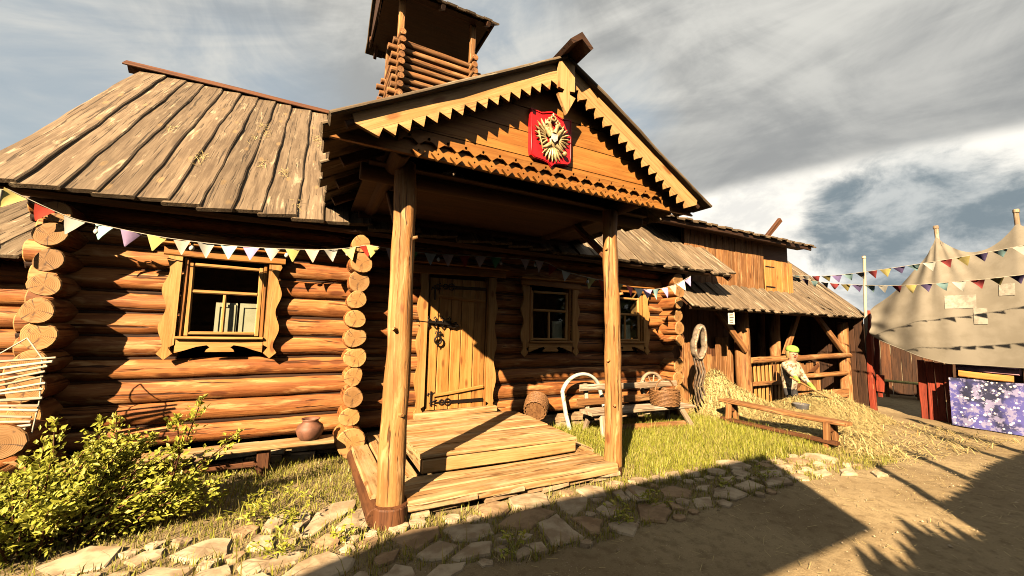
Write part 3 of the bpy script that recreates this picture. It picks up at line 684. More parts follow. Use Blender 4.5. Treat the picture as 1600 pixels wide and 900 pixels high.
log('tie_beam', (.35, 3.72, 3.0), (3.75, 3.72, 3.0), .08, porch, 'dark', end='dark')
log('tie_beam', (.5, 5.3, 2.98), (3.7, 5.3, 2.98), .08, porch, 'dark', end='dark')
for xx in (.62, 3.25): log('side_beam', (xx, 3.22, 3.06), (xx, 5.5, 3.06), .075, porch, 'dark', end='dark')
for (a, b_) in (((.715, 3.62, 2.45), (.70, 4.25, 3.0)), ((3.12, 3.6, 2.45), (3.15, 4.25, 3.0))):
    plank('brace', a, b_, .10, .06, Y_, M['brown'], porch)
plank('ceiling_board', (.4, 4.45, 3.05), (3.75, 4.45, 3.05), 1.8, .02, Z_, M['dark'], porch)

# ------------------------------------------------------------------ crest on the gable
crest = thing('emblem_shield', 'red shield with a gold two-headed eagle on the porch gable', 'emblem', (1.99, 3.1, 3.1))
SK = .92
sp = [(-.255, .30), (-.13, .285), (0, .33), (.13, .285), (.255, .30), (.255, -.14), (.245, -.20), (.21, -.225), (.10, -.235), (.04, -.25), (0, -.29), (-.04, -.25), (-.10, -.235), (-.21, -.225), (-.245, -.20), (-.255, -.14)]
sp = [(a*SK, b_*SK) for a, b_ in sp]
prism('shield_board', sp, .045, (1.985, 3.125, 3.41), X_, (0, -1, 0), M['red'], crest)
rim = [V(1.985+a*.95, 3.078, 3.41+b_*.95) for a, b_ in sp]; ob('shield_rim', m_tube(rim, .007, 6, None, True), crest, None, M['red'])
ey, ex, ez = 3.06, 1.985, 3.42
eagle = group_part('eagle', crest, (ex, ey, ez))
def blade(mb, p, q, w_, t=.016):
    p, q = V(*p), V(*q); dd = (q-p).normalized(); nn = V(-dd.z, 0, dd.x)
    a = [p-nn*w_*.5, p+nn*w_*.5, p+(q-p)*.7+nn*w_*.62, q, p+(q-p)*.7-nn*w_*.62]
    f = [v+V(0, -t*.5, 0) for v in a]; g = [v+V(0, t*.5, 0) for v in a]; c_ = (p+q)*.5+V(0, -t*1.4, 0)
    mb.add(f+g+[c_], [[0, 1, 10], [1, 2, 10], [2, 3, 10], [3, 4, 10], [4, 0, 10]]+[[i, 5+i, 5+(i+1) % 5, (i+1) % 5] for i in range(5)])
for s in (-1, 1):
    mb = MB()
    for k in range(9):
        a = rad(108 - k*20); L = .105+.03*math.sin(k*.5)
        rx, rz = ex+s*(.050+.030*math.sin(k*.35)), ez+.075-.012*k
        blade(mb, (rx, ey, rz), (rx+s*math.cos(a)*L*.9+s*.02, ey, rz+math.sin(a)*L), .0165, .012)
    m_tube([V(ex+s*.03, ey-.01, ez+.02), V(ex+s*.075, ey-.012, ez+.075), V(ex+s*.115, ey-.01, ez+.12)], [.026, .022, .010], 7, mb)
    ob('wing', mb, eagle, None, M['gold'])
    mb = m_tube([V(ex+s*.015, ey-.012, ez+.05), V(ex+s*.035, ey-.014, ez+.10), V(ex+s*.05, ey-.014, ez+.135), V(ex+s*.075, ey-.014, ez+.14), V(ex+s*.10, ey-.014, ez+.125)], [.026, .019, .021, .015, .004], 8)
    ob('head', mb, eagle, None, M['gold'])
    mb = m_tube([V(ex+s*.03, ey-.008, ez-.06), V(ex+s*.085, ey-.012, ez-.10), V(ex+s*.125, ey-.012, ez-.115)], [.024, .016, .008], 7); ob('leg', mb, eagle, None, M['gold'])
def crown(x, z, k):
    mb = m_tube([V(x+k*.022*math.cos(t), ey-.012, z+k*.016*math.sin(t)) for t in [i*.7854 for i in range(8)]], .009*k, 6, None, True)
    m_tube([V(x, ey-.012, z+k*.012), V(x, ey-.012, z+k*.04)], .006*k, 6, mb); m_tube([V(x-k*.012, ey-.012, z+k*.03), V(x+k*.012, ey-.012, z+k*.03)], .005*k, 6, mb)
    ob('crown', mb, eagle, None, M['gold'])
crown(ex-.05, ez+.165, .9); crown(ex+.05, ez+.165, .9); crown(ex, ez+.20, 1.3)
mb = MB()
for k in range(7):
    a = rad(-90+(k-3)*17); blade(mb, (ex+.008*(k-3), ey, ez-.07), (ex+math.cos(a)*.15, ey, ez-.07+math.sin(a)*.155), .018, .012)
ob('tail', mb, eagle, None, M['gold'])
mb = MB(); prof = [(.004, -.11), (.024, -.08), (.038, -.02), (.036, .03), (.02, .07), (.004, .08)]
m_lathe(prof, 12, mb); ob('body', mb, eagle, Matrix.Translation((ex, ey, ez)) @ Matrix.Diagonal((1, .5, 1, 1)), M['gold'])
prism('breast_shield', [(-.034, .035), (.034, .035), (.034, -.02), (0, -.048), (-.034, -.02)], .012, (ex, ey-.026, ez), X_, (0, -1, 0), M['silver'], eagle)
mb = m_tube([V(ex-.165, ey-.012, ez+.04), V(ex-.115, ey-.012, ez-.13)], [.011, .006], 6); ob('sceptre', mb, eagle, None, M['gold'])
mb = MB(); m_lathe([(.002, -.026), (.018, -.018), (.026, 0), (.018, .018), (.002, .026)], 10, mb); ob('orb', mb, eagle, Matrix.Translation((ex+.135, ey-.012, ez-.125)), M['gold'])

# ------------------------------------------------------------------ watchtower
tower = thing('watchtower', 'small open log watchtower rising above the cabin ridge', 'tower', (1.93, 7.9, 5.2))
tx0, tx1, ty0, ty1 = 1.22, 2.66, 7.2, 8.6
for k in range(13):
    z = 5.18+k*.146; o_ = .16+R.uniform(-.04, .06)
    log('log', (tx0-o_, ty0, z), (tx1+o_*.9, ty0, z+R.uniform(-.01, .01)), .066, tower, 'barn', seg=10, end='barn'); log('log', (tx0-o_, ty1, z), (tx1+o_, ty1, z), .066, tower, 'barn', seg=8, end='barn')
    for xx in (tx0, tx1): log('log', (xx, ty0-.2-R.uniform(0, .06), z+.073), (xx, ty1+.2, z+.073), .064, tower, 'barn', seg=10, end='barn')
for xx in (tx0, tx1):
    for yy in (ty0, ty1): plank('post', (xx, yy, 6.8), (xx, yy, 7.95), .11, .11, Y_, M['post'], tower)
troof = group_part('tower_roof', tower, (1.93, 7.9, 7.8))
rx0, rx1, ry0, ry1, rz = .78, 3.08, 6.85, 9.05, 7.78
for s in (-1, 1):                                       # gable roof, ridge along X
    yb = ry0 if s < 0 else ry1; ym = (ry0+ry1)/2; a = V(0, yb, rz); bb = V(0, ym, rz+.75); nn = V(0, s*.75, abs(ym-yb)).normalized(); x = rx0; i = 0
    while x < rx1-.05:
        w_ = R.uniform(.15, .22); o2 = nn*(.02+(.02 if i % 2 else 0)); xx = min(x+w_/2, rx1)
        plank('roof_board', a+V(xx, 0, 0)+o2+(a-bb)*R.uniform(-.02, .03), bb+V(xx, 0, 0)+o2, w_+.02, .035, nn, M['roof'], troof, .006); x += w_; i += 1
    for xx in (rx0+.2, rx1-.2, 1.93): plank('rafter', a+V(xx, 0, -.07), bb+V(xx, 0, -.07), .07, .09, nn, M['dark'], troof)
for yy in (ry0+.3, ry1-.3): log('eave_beam', (rx0+.05, yy, rz+.12), (rx1-.05, yy, rz+.12), .06, troof, 'brown', seg=8, end='brown')
ob('ceiling_board', m_box(rx0+.12, rx1-.12, ry0+.15, ry1-.15, rz+.06, rz+.08), troof, None, M['dark'])
for xx in (rx0+.06, rx1-.06): ob('gable_board', m_prism([(ry0+.1, rz+.05), (ry1-.1, rz+.05), ((ry0+ry1)/2, rz+.70)], .03), troof, Matrix(((0, 0, 1, xx), (1, 0, 0, 0), (0, 1, 0, 0), (0, 0, 0, 1))), M['dark'])
# ------------------------------------------------------------------ barn
barn = thing('hay_barn', 'open-fronted plank barn with a hayloft box above its low roof', 'barn', (10.4, 6.5, -.2))
by, bz, bp = 5.26, 2.10, math.tan(rad(42.5)); bd = V(0, 1, bp).normalized(); bn = V(0, -bp, 1).normalized()
broof = group_part('roof', barn, (10, by, bz)); x = 6.72; i = 0
while x < 13.95:
    w_ = R.uniform(.13, .21); o_ = bn*(.015+(.022 if i % 2 else 0)); p0 = V(x+w_/2, by, bz)-bd*R.uniform(0, .07)+o_
    plank('roof_board', p0, V(x+w_/2, by, bz)+bd*3.9+o_, w_+(.03 if i % 2 else 0), .03, bn+V(R.uniform(-.06, .04), 0, 0), M['roofgrey'], broof, .006, 8); x += w_*.97; i += 1
for a, b_, nm in ((6.75, 13.9, 'sheathing'),):
    q = [V(a, by+.03, bz), V(b_, by+.03, bz), V(b_, by, bz)+bd*3.9, V(a, by, bz)+bd*3.9]; q = [p-bn*.02 for p in q]+[p-bn*.05 for p in q]
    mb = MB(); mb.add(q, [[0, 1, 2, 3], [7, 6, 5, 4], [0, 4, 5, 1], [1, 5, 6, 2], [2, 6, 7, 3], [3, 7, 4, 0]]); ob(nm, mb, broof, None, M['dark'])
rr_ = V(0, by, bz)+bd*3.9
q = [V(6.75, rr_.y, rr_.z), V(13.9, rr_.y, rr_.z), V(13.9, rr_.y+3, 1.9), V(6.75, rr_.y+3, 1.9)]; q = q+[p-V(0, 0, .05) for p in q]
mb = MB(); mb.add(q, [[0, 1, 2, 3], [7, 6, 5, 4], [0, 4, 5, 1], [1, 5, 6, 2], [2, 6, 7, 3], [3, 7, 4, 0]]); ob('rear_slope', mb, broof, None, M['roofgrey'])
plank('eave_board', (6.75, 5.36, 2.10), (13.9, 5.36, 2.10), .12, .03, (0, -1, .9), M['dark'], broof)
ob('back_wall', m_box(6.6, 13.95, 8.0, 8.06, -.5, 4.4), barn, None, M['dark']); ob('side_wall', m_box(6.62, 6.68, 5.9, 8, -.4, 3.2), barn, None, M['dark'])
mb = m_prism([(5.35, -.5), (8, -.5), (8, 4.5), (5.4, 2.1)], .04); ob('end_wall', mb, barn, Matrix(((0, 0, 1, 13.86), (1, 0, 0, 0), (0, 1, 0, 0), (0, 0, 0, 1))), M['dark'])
for xx, yy, r, zt in ((9.2, 5.86, .17, 2.5), (11.0, 6.1, .14, 2.6), (13.55, 5.66, .14, 1.95), (12.4, 7.3, .12, 3.6)):
    log('post', (xx, yy, gz(xx)-.05), (xx, yy, zt), r, barn, 'barn', r*.9, 14, .01, rough=.1, den=.15)
log('eave_beam', (6.9, 5.86, 2.52), (13.8, 5.86, 2.52), .09, barn, 'brown', end='brown')
# vertical wall boards left of the stall
x = 7.3
while x < 9.1: w_ = R.uniform(.13, .2); plank('wall_board', (x+w_/2, 6.12+R.uniform(0, .02), -.3), (x+w_/2, 6.12, 1.25+R.uniform(-.3, .25)), w_-.012, .03, (0, -1, 0), M['barn'], barn, .005); x += w_
x = 7.0
while x < 9.1: w_ = R.uniform(.2, .26); plank('wall_board', (x+w_/2, 6.20, -.3), (x+w_/2, 6.20, 2.8), w_, .03, (0, -1, 0), M['brown'], barn, .003); x += w_
for a, b_, w_ in (((8.0, 5.80, 2.3), (9.1, 5.72, 1.2), .13), ((11.1, 5.95, 1.05), (11.8, 5.86, 2.3), .15), ((12.2, 5.8, 2.3), (13.45, 5.62, 1.08), .15)):
    plank('brace', a, b_, w_, .09, (0, -1, 0), M['barn'], barn, .006)
for p0, p1, r in (((9.3, 5.76, .96), (11.5, 5.78, .98), .075), ((11.1, 5.72, .98), (13.6, 5.58, 1.04), .078), ((11.1, 5.74, .52), (13.6, 5.60, .55), .062)):
    log('rail', p0, p1, r, barn, 'barn', seg=10, rough=.12, den=.15)
plank('rail', (11.2, 5.70, -.02), (13.6, 5.58, .02), .26, .05, (0, -1, 0), M['barn'], barn, .008); plank('rail', (9.3, 5.72, .42), (11.1, 5.74, .40), .10, .05, (0, -1, 0), M['barn'], barn)
x = 9.42
while x < 11.1: plank('gate_slat', (x, 5.81, -.2), (x, 5.81, .93), .095, .025, (0, -1, 0), M['casing'] if R.random() < .75 else M['barn'], barn, .003); x += .16
x = 11.6
while x < 13.8: w_ = R.uniform(.14, .2); plank('stall_board', (x, 6.4, -.4), (x, 6.4, .74+R.uniform(-.12, .1)), w_-.01, .03, (0, -1, 0), M['barn'], barn, .006); x += w_
plank('stall_brace', (11.7, 6.35, -.2), (13.6, 6.35, .7), .12, .04, (0, -1, 0), M['brown'], barn)
# right end: boards coloured dark in place of shade, and a red edge post
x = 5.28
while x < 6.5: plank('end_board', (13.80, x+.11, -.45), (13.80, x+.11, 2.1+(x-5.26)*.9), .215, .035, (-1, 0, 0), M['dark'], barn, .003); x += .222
plank('corner_post', (13.86, 5.2, -.42), (13.86, 5.2, 2.3), .14, .12, (0, -1, 0), M['redwood'], barn, .004)
plank('corner_board', (13.98, 5.1, -.05), (13.98, 5.1, 1.75), .10, .05, (-1, 0, 0), M['redwood'], barn, .02); plank('corner_board', (13.95, 5.08, .1), (13.95, 5.05, .55), .16, .06, (-1, 0, 0), M['redwood'], barn, .02)
# hayloft box
loft = group_part('hayloft', barn, (9.6, 5.85, 2.6)); x = 7.3
while x < 11.45:
    w_ = R.uniform(.17, .25)
    if x < 10.15: plank('wall_board', (x+w_/2, 5.88+R.uniform(0, .012), 2.45), (x+w_/2, 5.88, 3.95), w_-.008, .03, (0, -1, 0), M['barn'], loft, .004)
    x += w_
ob('loft_wall', m_box(7.3, 11.42, 5.92, 5.95, 2.4, 4.0), loft, None, M['brown']); ob('loft_wall', m_box(11.38, 11.42, 5.951, 8.0, 2.4, 4.05), loft, None, M['barn'])
hatch = group_part('hatch', barn, (10.8, 5.83, 2.62)); tag(hatch, 'pale hatch of new boards in the hayloft wall')
for k in range(5): plank('board', (10.32+k*.25, 5.84, 2.64+R.uniform(-.02, 0)), (10.32+k*.25, 5.84, 3.46+R.uniform(0, .03)), .243, .03, (0, -1, 0), M['door'], hatch, .003)
for zz0 in (2.78, 3.3): plank('hinge', (10.22, 5.815, zz0), (10.6, 5.815, zz0), .03, .01, (0, -1, 0), M['iron'], hatch)
ld = V(0, 1, .28).normalized(); ln = V(0, -.28, 1).normalized(); x = 6.2; i = 0
while x < 11.9:
    w_ = R.uniform(.18, .26); o_ = ln*(.02+(.025 if i % 2 else 0)); q0 = V(x+w_/2, 5.52, 3.92)
    plank('roof_board', q0-ld*R.uniform(0, .07)+o_, q0+ld*2.9+o_, w_+.02, .035, ln, M['roof'], loft, .005, 6); x += w_; i += 1
plank('fascia', (6.3, 5.56, 3.88), (11.85, 5.56, 3.88), .10, .04, (0, -1, 0), M['dark'], loft); plank('soffit_board', (6.3, 5.73, 3.90), (11.8, 5.73, 3.90), .28, .02, Z_, M['dark'], loft)
plank('pole_stub', (10.2, 5.9, 3.9), (10.75, 5.7, 4.55), .12, .08, Y_, M['brown'], loft)
# ------------------------------------------------------------------ notice on the barn
nt = thing('notice', 'small white paper notice under the barn eave', 'notice', (7.95, 5.28, 1.8))
ob('sheet', m_box(7.86, 8.06, 5.27, 5.28, 1.78, 2.03), nt, None, M['white'])
for k in range(6): ob('text_line', m_box(7.885, 8.035-R.uniform(0, .04), 5.266, 5.269, 1.985-k*.034, 1.997-k*.034), nt, None, M['redflag'] if k in (0, 3) else M['iron'])

# ------------------------------------------------------------------ things along the cabin wall
bl = thing('wall_bench', 'narrow plank bench along the cabin wall behind the bush', 'bench', (-.6, 5.15, 0))
plank('seat', (-1.9, 5.14, .27), (.36, 5.14, .27), .26, .045, Z_, M['deck'], bl, .006)
for xx in (-1.7, -.32): plank('leg', (xx, 5.12, -.02), (xx, 5.12, .25), .13, .09, Y_, M['brown'], bl)
plank('stretcher', (-1.7, 5.2, .08), (-.3, 5.2, .08), .06, .04, Y_, M['brown'], bl)
mb = m_lathe([(.0, .0), (.09, .0), (.125, .05), (.145, .11), (.13, .16), (.085, .195), (.082, .215), (.10, .235), (.09, .235), (.075, .21), (.0, .1)], 28)
tag(ob('clay_pot', mb, None, Matrix.Translation((.11, 5.14, .292)), M['clay']), 'round brown clay pot on the end of the wall bench', 'pot')
# birch ladder hanging on the corner
st = thing('stick_hanging', 'hanging ladder of white birch sticks on the cabin corner', 'decoration', (-2.1, 4.98, .6))
for k in range(14):
    z = 1.24-k*.046+R.uniform(-.006, .006); tl = .01+.05*math.sin(k*.5)
    log('stick', (-2.42+R.uniform(-.03, .03), 4.95, z-tl-.02), (-1.96-.012*k*.6+R.uniform(-.02, .02), 4.94+R.uniform(-.02, .02), z+tl*.6), R.uniform(.009, .013), st, 'birch', seg=7, end='birch')
for xx in (-2.32, -2.02): ob('string', m_tube([V(-2.17, 5.05, 1.42), V(xx, 4.95, 1.25), V(xx+.02, 4.95, .9), V(xx, 4.95, .62)], .006, 5), st, None, M['cord'])
# horse arch
ar = []
for k in range(25):
    t = math.pi*k/24; ar.append(V(4.13-.40*math.cos(t)*(1 if t > .3 else 1), 5.40-.02*math.sin(t), .50+.36*math.sin(t)))
ar = [V(3.77, 5.22, .03), V(3.735, 5.28, .26)]+ar[2:-2]+[V(4.53, 5.28, .26), V(4.50, 5.22, .03)]
tag(ob('shaft_bow', m_tube(ar, .042, 10, squash=.7), None, None, M['bluepaint']), 'pale worn wooden horse bow leaning on the log wall', 'shaft bow')
# long bench with back
br = thing('long_bench', 'weathered plank bench with a rail back beside the right porch post', 'bench', (4.9, 4.85, 0))
plank('seat', (3.85, 4.92, .34), (5.98, 4.86, .34), .36, .05, Z_, M['grey'], br, .012)
for p0, p1 in (((4.05, 4.78, .32), (3.98, 4.66, -.01)), ((4.05, 5.06, .32), (4.0, 5.16, -.01)), ((5.72, 4.74, .32), (5.86, 4.60, -.01)), ((5.72, 5.0, .32), (5.8, 5.1, -.01))): plank('leg', p0, p1, .08, .06, Y_, M['grey'], br)
for xx in (4.02, 5.75): plank('back_post', (xx, 5.10, .3), (xx, 5.16, .74), .08, .05, (0, -1, 0), M['grey'], br)
plank('back_rail', (3.85, 5.08, .69), (5.98, 5.05, .67), .10, .035, (0, -1, 0), M['grey'], br); plank('back_rail', (3.8, 5.07, .47), (5.7, 5.05, .47), .11, .04, (0, -1, 0), M['barn'], br)
lg = thing('split_beam', 'thick split beam lying on the ground under the long bench', 'beam', (5.2, 4.78, 0)); log('beam', (4.4, 4.95, .05), (5.75, 4.72, .05), .065, lg, 'barn')
def basket(name, lab, loc, r, h, rot=None, handle=True):
    t = thing(name, lab, 'basket', loc); mw = Matrix.Translation(loc) @ (rot or Matrix.Identity(4)); mb = MB(); nr = 11
    for k in range(nr):
        z = h*(k+.5)/nr; q = r*(.82+.2*math.sin(math.pi*(.25+.5*k/nr)))
        m_tube([V((q+.006*(-1)**(j+k))*math.cos(2*math.pi*j/28), (q+.006*(-1)**(j+k))*math.sin(2*math.pi*j/28), z) for j in range(28)], h/nr*.55, 5, mb, True)
    ob('weave', mb, t, mw, M['wicker'])
    mb = MB()
    for j in range(14):
        a = 2*math.pi*(j+.5)/14; m_tube([V(r*.86*math.cos(a), r*.86*math.sin(a), 0), V(r*1.0*math.cos(a), r*1.0*math.sin(a), h*.5), V(r*.95*math.cos(a), r*.95*math.sin(a), h*1.02)], .009, 5, mb)
    ob('stake', mb, t, mw, M['wicker'])
    ob('rim', m_tube([V(r*.98*math.cos(2*math.pi*j/24), r*.98*math.sin(2*math.pi*j/24), h*1.02+.006*(j % 2)) for j in range(24)], .018, 6, None, True), t, mw, M['wicker'])
    ob('bottom', m_lathe([(.001, .01), (r*.84, .012)], 20), t, mw, M['wicker'])
    if handle: ob('handle', m_tube([V(r*.97*math.cos(q), 0, h+h*.85*math.sin(q)) for q in [math.pi*j/14 for j in range(15)]], .014, 6), t, mw, M['wicker'])
basket('wicker_basket', 'brown wicker basket on the right end of the long bench', (5.45, 4.84, .37), .23, .23)
basket('wicker_basket', 'dark wicker basket tipped over beside the porch step', (3.13, 5.22, .36), .17, .26, Matrix.Rotation(rad(-62), 4, 'X') @ Matrix.Rotation(rad(35), 4, 'Y'))
wh = thing('wagon_wheel', 'old spoked wagon wheel behind the wicker basket', 'wheel', (5.58, 5.22, .36)); wm = Matrix.Translation((5.60, 5.24, .58)) @ Matrix.Rotation(rad(80), 4, 'X')
mb = m_lathe([(.245, -.03), (.29, -.03), (.29, .03), (.245, .03), (.245, -.03)], 32); ob('rim', mb, wh, wm, M['grey'])
for k in range(10): a = 2*math.pi*k/10; ob('spoke', m_tube([V(.04*math.cos(a), .04*math.sin(a), 0), V(.25*math.cos(a), .25*math.sin(a), 0)], [.016, .013], 6), wh, wm, M['grey'])
ob('hub', m_lathe([(.001, -.07), (.04, -.07), (.055, 0), (.04, .07), (.001, .07)], 14), wh, wm, M['grey'])
# horse collar and straps
hc = thing('horse_collar', 'worn leather horse collar hanging on the right cabin corner', 'horse collar', (6.68, 5.12, 1.1))
pts = [V(6.70+.16*math.sin(t)*(1.0 if math.cos(t) < 0 else .8), 5.10-.03*math.cos(t), 1.40-.30*math.cos(t)*-1) for t in [2*math.pi*j/24 for j in range(24)]]
ob('pad', m_tube(pts, .062, 9, None, True), hc, None, M['pelt']); ob('hame', m_tube([p+V(-.02, -.055, 0) for p in pts], .022, 7, None, True), hc, None, M['grey'])
hs = thing('harness_strap', 'dark leather harness straps hanging below the horse collar', 'harness', (6.66, 5.14, .3))
for k, xx in enumerate((6.56, 6.63, 6.70, 6.78)): ob('strap', m_tube([V(xx, 5.13, 1.12), V(xx+.03*math.sin(k), 5.06, .85), V(xx-.02, 5.11, .6), V(xx+.02, 5.08, .22+.06*k)], .022, 6, squash=.35), hs, None, M['leather'] if k != 2 else M['pelt'])
# low bench in the grass
lb = thing('low_bench', 'low red-brown plank bench standing in the hay and grass', 'bench', (6.85, 3.85, -.03))
plank('seat', (6.92, 4.80, .36), (6.93, 2.90, .34), .27, .05, Z_, M['barn'], lb, .012)
for yy in (4.62, 3.12):
    for s in (-1, 1): plank('leg', (6.9+s*.09, yy, .33), (6.9+s*.13, yy, gz(7)-.02), .09, .07, Y_, M['barn'], lb)
    plank('cross_piece', (6.76, yy, .24), (7.04, yy, .24), .10, .05, Y_, M['brown'], lb)
plank('stretcher', (6.80, 4.75, .07), (6.78, 2.98, .06), .12, .05, Z_, M['brown'], lb, .008)

# ------------------------------------------------------------------ child with pitchfork
kid = thing('person', 'small figure in green beanie and camouflage jacket raking hay', 'person', (9.62, 5.05, -.2))
def skinned(name, chains, parent, mats, pick, sub=2):
    vs, es, rs = [], [], []; idx = {}
    def vid(p, r):
        k = tuple(round(c_, 4) for c_ in p)
        if k not in idx: idx[k] = len(vs); vs.append(p); rs.append(r)
        return idx[k]
    for ch in chains:
        pr = None
        for p, r in ch:
            i_ = vid(p, r)
            if pr is not None and pr != i_: es.append((pr, i_))
            pr = i_
    me = bpy.data.meshes.new(name); me.from_pydata(vs, es, []); o = bpy.data.objects.new(name, me); C.objects.link(o)
    o.modifiers.new('skin', 'SKIN'); 
    for i_, r in enumerate(rs): me.skin_vertices[0].data[i_].radius = (r, r) if not isinstance(r, tuple) else r
    me.skin_vertices[0].data[0].use_root = True
    ss = o.modifiers.new('sub', 'SUBSURF'); ss.levels = ss.render_levels = sub
    dg = bpy.context.evaluated_depsgraph_get(); me2 = bpy.data.meshes.new_from_object(o.evaluated_get(dg)); bpy.data.objects.remove(o)
    me2.materials.clear()
    for q in mats: me2.materials.append(q)
    for p in me2.polygons: p.material_index = pick(p.center); p.use_smooth = True
    return ob(name, me2, parent)
kx, ky, kz = 9.62, 5.05, -.2
def K(x, y, z): return (kx+x*1.3, ky+y*1.3, kz+z*1.03)
pel, che, nek, hd = K(0, .02, .66), K(-.02, -.03, 1.02), K(-.04, -.06, 1.17), K(-.05, -.09, 1.33)
chains = [[(pel, .15), (K(-.01, 0, .85), .155), (che, .165), (nek, .065), (K(-.045, -.075, 1.23), .09), (hd, .112), (K(-.05, -.08, 1.41), .08)],
    [(pel, .115), (K(.09, .02, .60), .085), (K(.11, -.02, .34), .062), (K(.11, .03, .06), .048), (K(.11, -.09, .02), .04)], [(pel, .115), (K(-.09, .02, .60), .085), (K(-.11, -.04, .34), .062), (K(-.12, 0, .06), .048), (K(-.12, -.12, .02), .04)]]
hands = []
for s, elb, wr in ((-1, K(-.30, -.20, .92), K(-.46, -.34, .84)), (1, K(.22, -.10, .80), K(.06, -.30, .66))):
    sh_ = K(s*.15-.02, -.03, 1.08); el_, wr_ = Vector(elb), Vector(wr); dd = (wr_-el_).normalized(); side = dd.cross(Z_).normalized()
    palm = tuple(wr_+dd*.05)
    chains.append([(che, .165), (sh_, .095), (elb, .07), (wr, .038), (palm, .034)])
    for j, (a, L) in enumerate(((-.024, .05), (-.008, .058), (.008, .055), (.024, .045))):
        b0 = Vector(palm)+side*a; k1 = b0+dd*L*.6; k2 = k1+dd*L*.2-Z_*L*.5
        chains.append([(palm, .034), (tuple(b0+dd*.02), .011), (tuple(k1), .010), (tuple(k2), .009)])
    th = wr_+dd*.03+side*.03*s; chains.append([(palm, .034), (tuple(th+dd*.02), .011), (tuple(th+dd*.05-Z_*.015), .009)])
skin = plain('skin', (.36, .20, .125), .55); jean = plain('dark_trousers', (.03, .028, .03), .8)
camo, nn_, bb_ = newmat('camouflage_cloth'); tcc = nn_.node('ShaderNodeTexCoord'); q1 = nn_.noise(tcc.outputs['Object'], 14, 3); q2 = nn_.noise(nn_.scale(tcc.outputs['Object'], (1, 1, 1), (5, 3, 1)), 18, 3)
nn_.link(nn_.mix(nn_.step(q2, .56, .6), nn_.mix(nn_.step(q1, .5, .54), (.38, .31, .21), (.12, .08, .04)), (.30, .26, .22)), bb_.inputs['Base Color']); bb_.inputs['Roughness'].default_value = .85
def pk(c_):
    z = c_.z-kz
    if z > 1.18: return 0
    if z < .60: return 3 if abs(c_.x-kx) < .2 and c_.y > ky-.16 else 2
    for wr in (K(-.46, -.34, .84), K(.06, -.30, .66)):
        if (c_-Vector(wr)).length < .13: return 2
    return 1
skinned('body', chains, kid, [skin, camo, M['lime'], jean], pk)
hdv = Vector(hd)
mb = m_lathe([(.118, -.005), (.127, .0), (.127, .03), (.118, .07), (.09, .105), (.045, .126), (.001, .13)], 20); ob('hat', mb, kid, Matrix.Translation(hdv+V(.005, .02, .055)) @ Matrix.Rotation(rad(8), 4, 'X'), M['lime'])
hair = plain('fair_hair', (.40, .27, .10), .7); mb = m_lathe([(.12, -.11), (.135, -.05), (.136, 0), (.125, .04)], 18); mb.v = [(x, y, z) for x, y, z in mb.v]
mb.f = [f for f in mb.f if sum(mb.v[i][1] for i in f)/4 > -.02]; mb.m = mb.m[:len(mb.f)]; mb.s = mb.s[:len(mb.f)]; ob('hair', mb, kid, Matrix.Translation(hdv+V(0, .01, .02)), hair)
face = group_part('face', kid, tuple(hdv))
fd = (CAM-hdv); fd.z = 0; fd = (fd.normalized()+V(-.1, -.6, 0)).normalized(); fs_ = fd.cross(Z_)
for s in (-1, 1): ob('eye', m_lathe([(.001, -.011), (.010, -.005), (.010, .005), (.001, .011)], 8), face, Matrix.Translation(hdv+fd*.112+fs_*s*.034+V(0, 0, .0)), M['iron'])
ob('nose', m_tube([hdv+fd*.110+V(0, 0, .005), hdv+fd*.132-V(0, 0, .025)], [.008, .014], 7), face, None, skin)
ob('mouth', m_tube([hdv+fd*.106+fs_*-.026-V(0, 0, .05), hdv+fd*.113-V(0, 0, .055), hdv+fd*.106+fs_*.026-V(0, 0, .05)], .006, 6), face, None, M['redflag'])
pf = thing('hay_rake_handle', 'long wooden handle held by the green-hatted figure', 'pitchfork', (9.2, 4.7, .3))
log('handle', K(-.70, -.38, .90), K(.55, -.42, .35), .018, pf, 'pine', seg=8)
mb = MB()
for k in range(3): m_tube([K(.52, -.42, .36), K(.60, -.46+.04*k, .33), K(.85, -.46+.04*k, .22)], .008, 5, mb)
ob('tine', mb, pf, None, M['iron'])
bk_ = m_lathe([(.001, 0), (.11, 0), (.14, .26), (.15, .27), (.13, .27), (.10, .02), (.001, .02)], 20)
tag(ob('grey_bucket', bk_, None, Matrix.Translation((9.0, 4.55, gz(9)+.08)), plain('grey_zinc', (.14, .135, .14), .5, metal=.3)), 'small grey bucket standing in the hay below the figure', 'bucket')
# ------------------------------------------------------------------ canvas and its poles
def ctop(y):                                             # upper hem height along Y
    if y > 3.58: t = (y-3.58)/(5.05-3.58); return 4.05+(2.3-4.05)*(t**.62)
    if y > 2.35: t = (y-2.35)/1.23; return 4.05-.52*math.sin(math.pi*t)**.8
    t = (2.35-y)/1.6; return 4.05-.5*math.sin(min(1, t)*math.pi)
def cbot(y): 
    if y > 3.4: return 1.02+.66*((y-3.4)/1.65)**1.35
    return 1.02
NU, NV = 110, 40; vs = []
for i in range(NU+1):
    y = 4.92-(4.92-.6)*i/NU; zt, zb_ = ctop(y), cbot(y)
    for j in range(NV+1):
        v = j/NV; z = zt+(zb_-zt)*v
        near = math.exp(-((y-3.58)/.55)**2)*(1-v*.6); left = sm(3.7, 5.0, y)
        ang = math.atan2(y-3.58, 4.2-z)
        fold = (near*.034+left*.06)*math.sin(ang*26+v*2) + left*.035*math.sin(v*17+y*3) + .03*math.sin(y*2.3+v*2)
        xx = 13.25-.55*v*(1-.3*v)+fold+.35*left - .12*math.sin(math.pi*v)
        vs.append((xx, y+.03*math.sin(v*9)*left, z+noise.noise(V(y*3, v*3, 0))*.02))
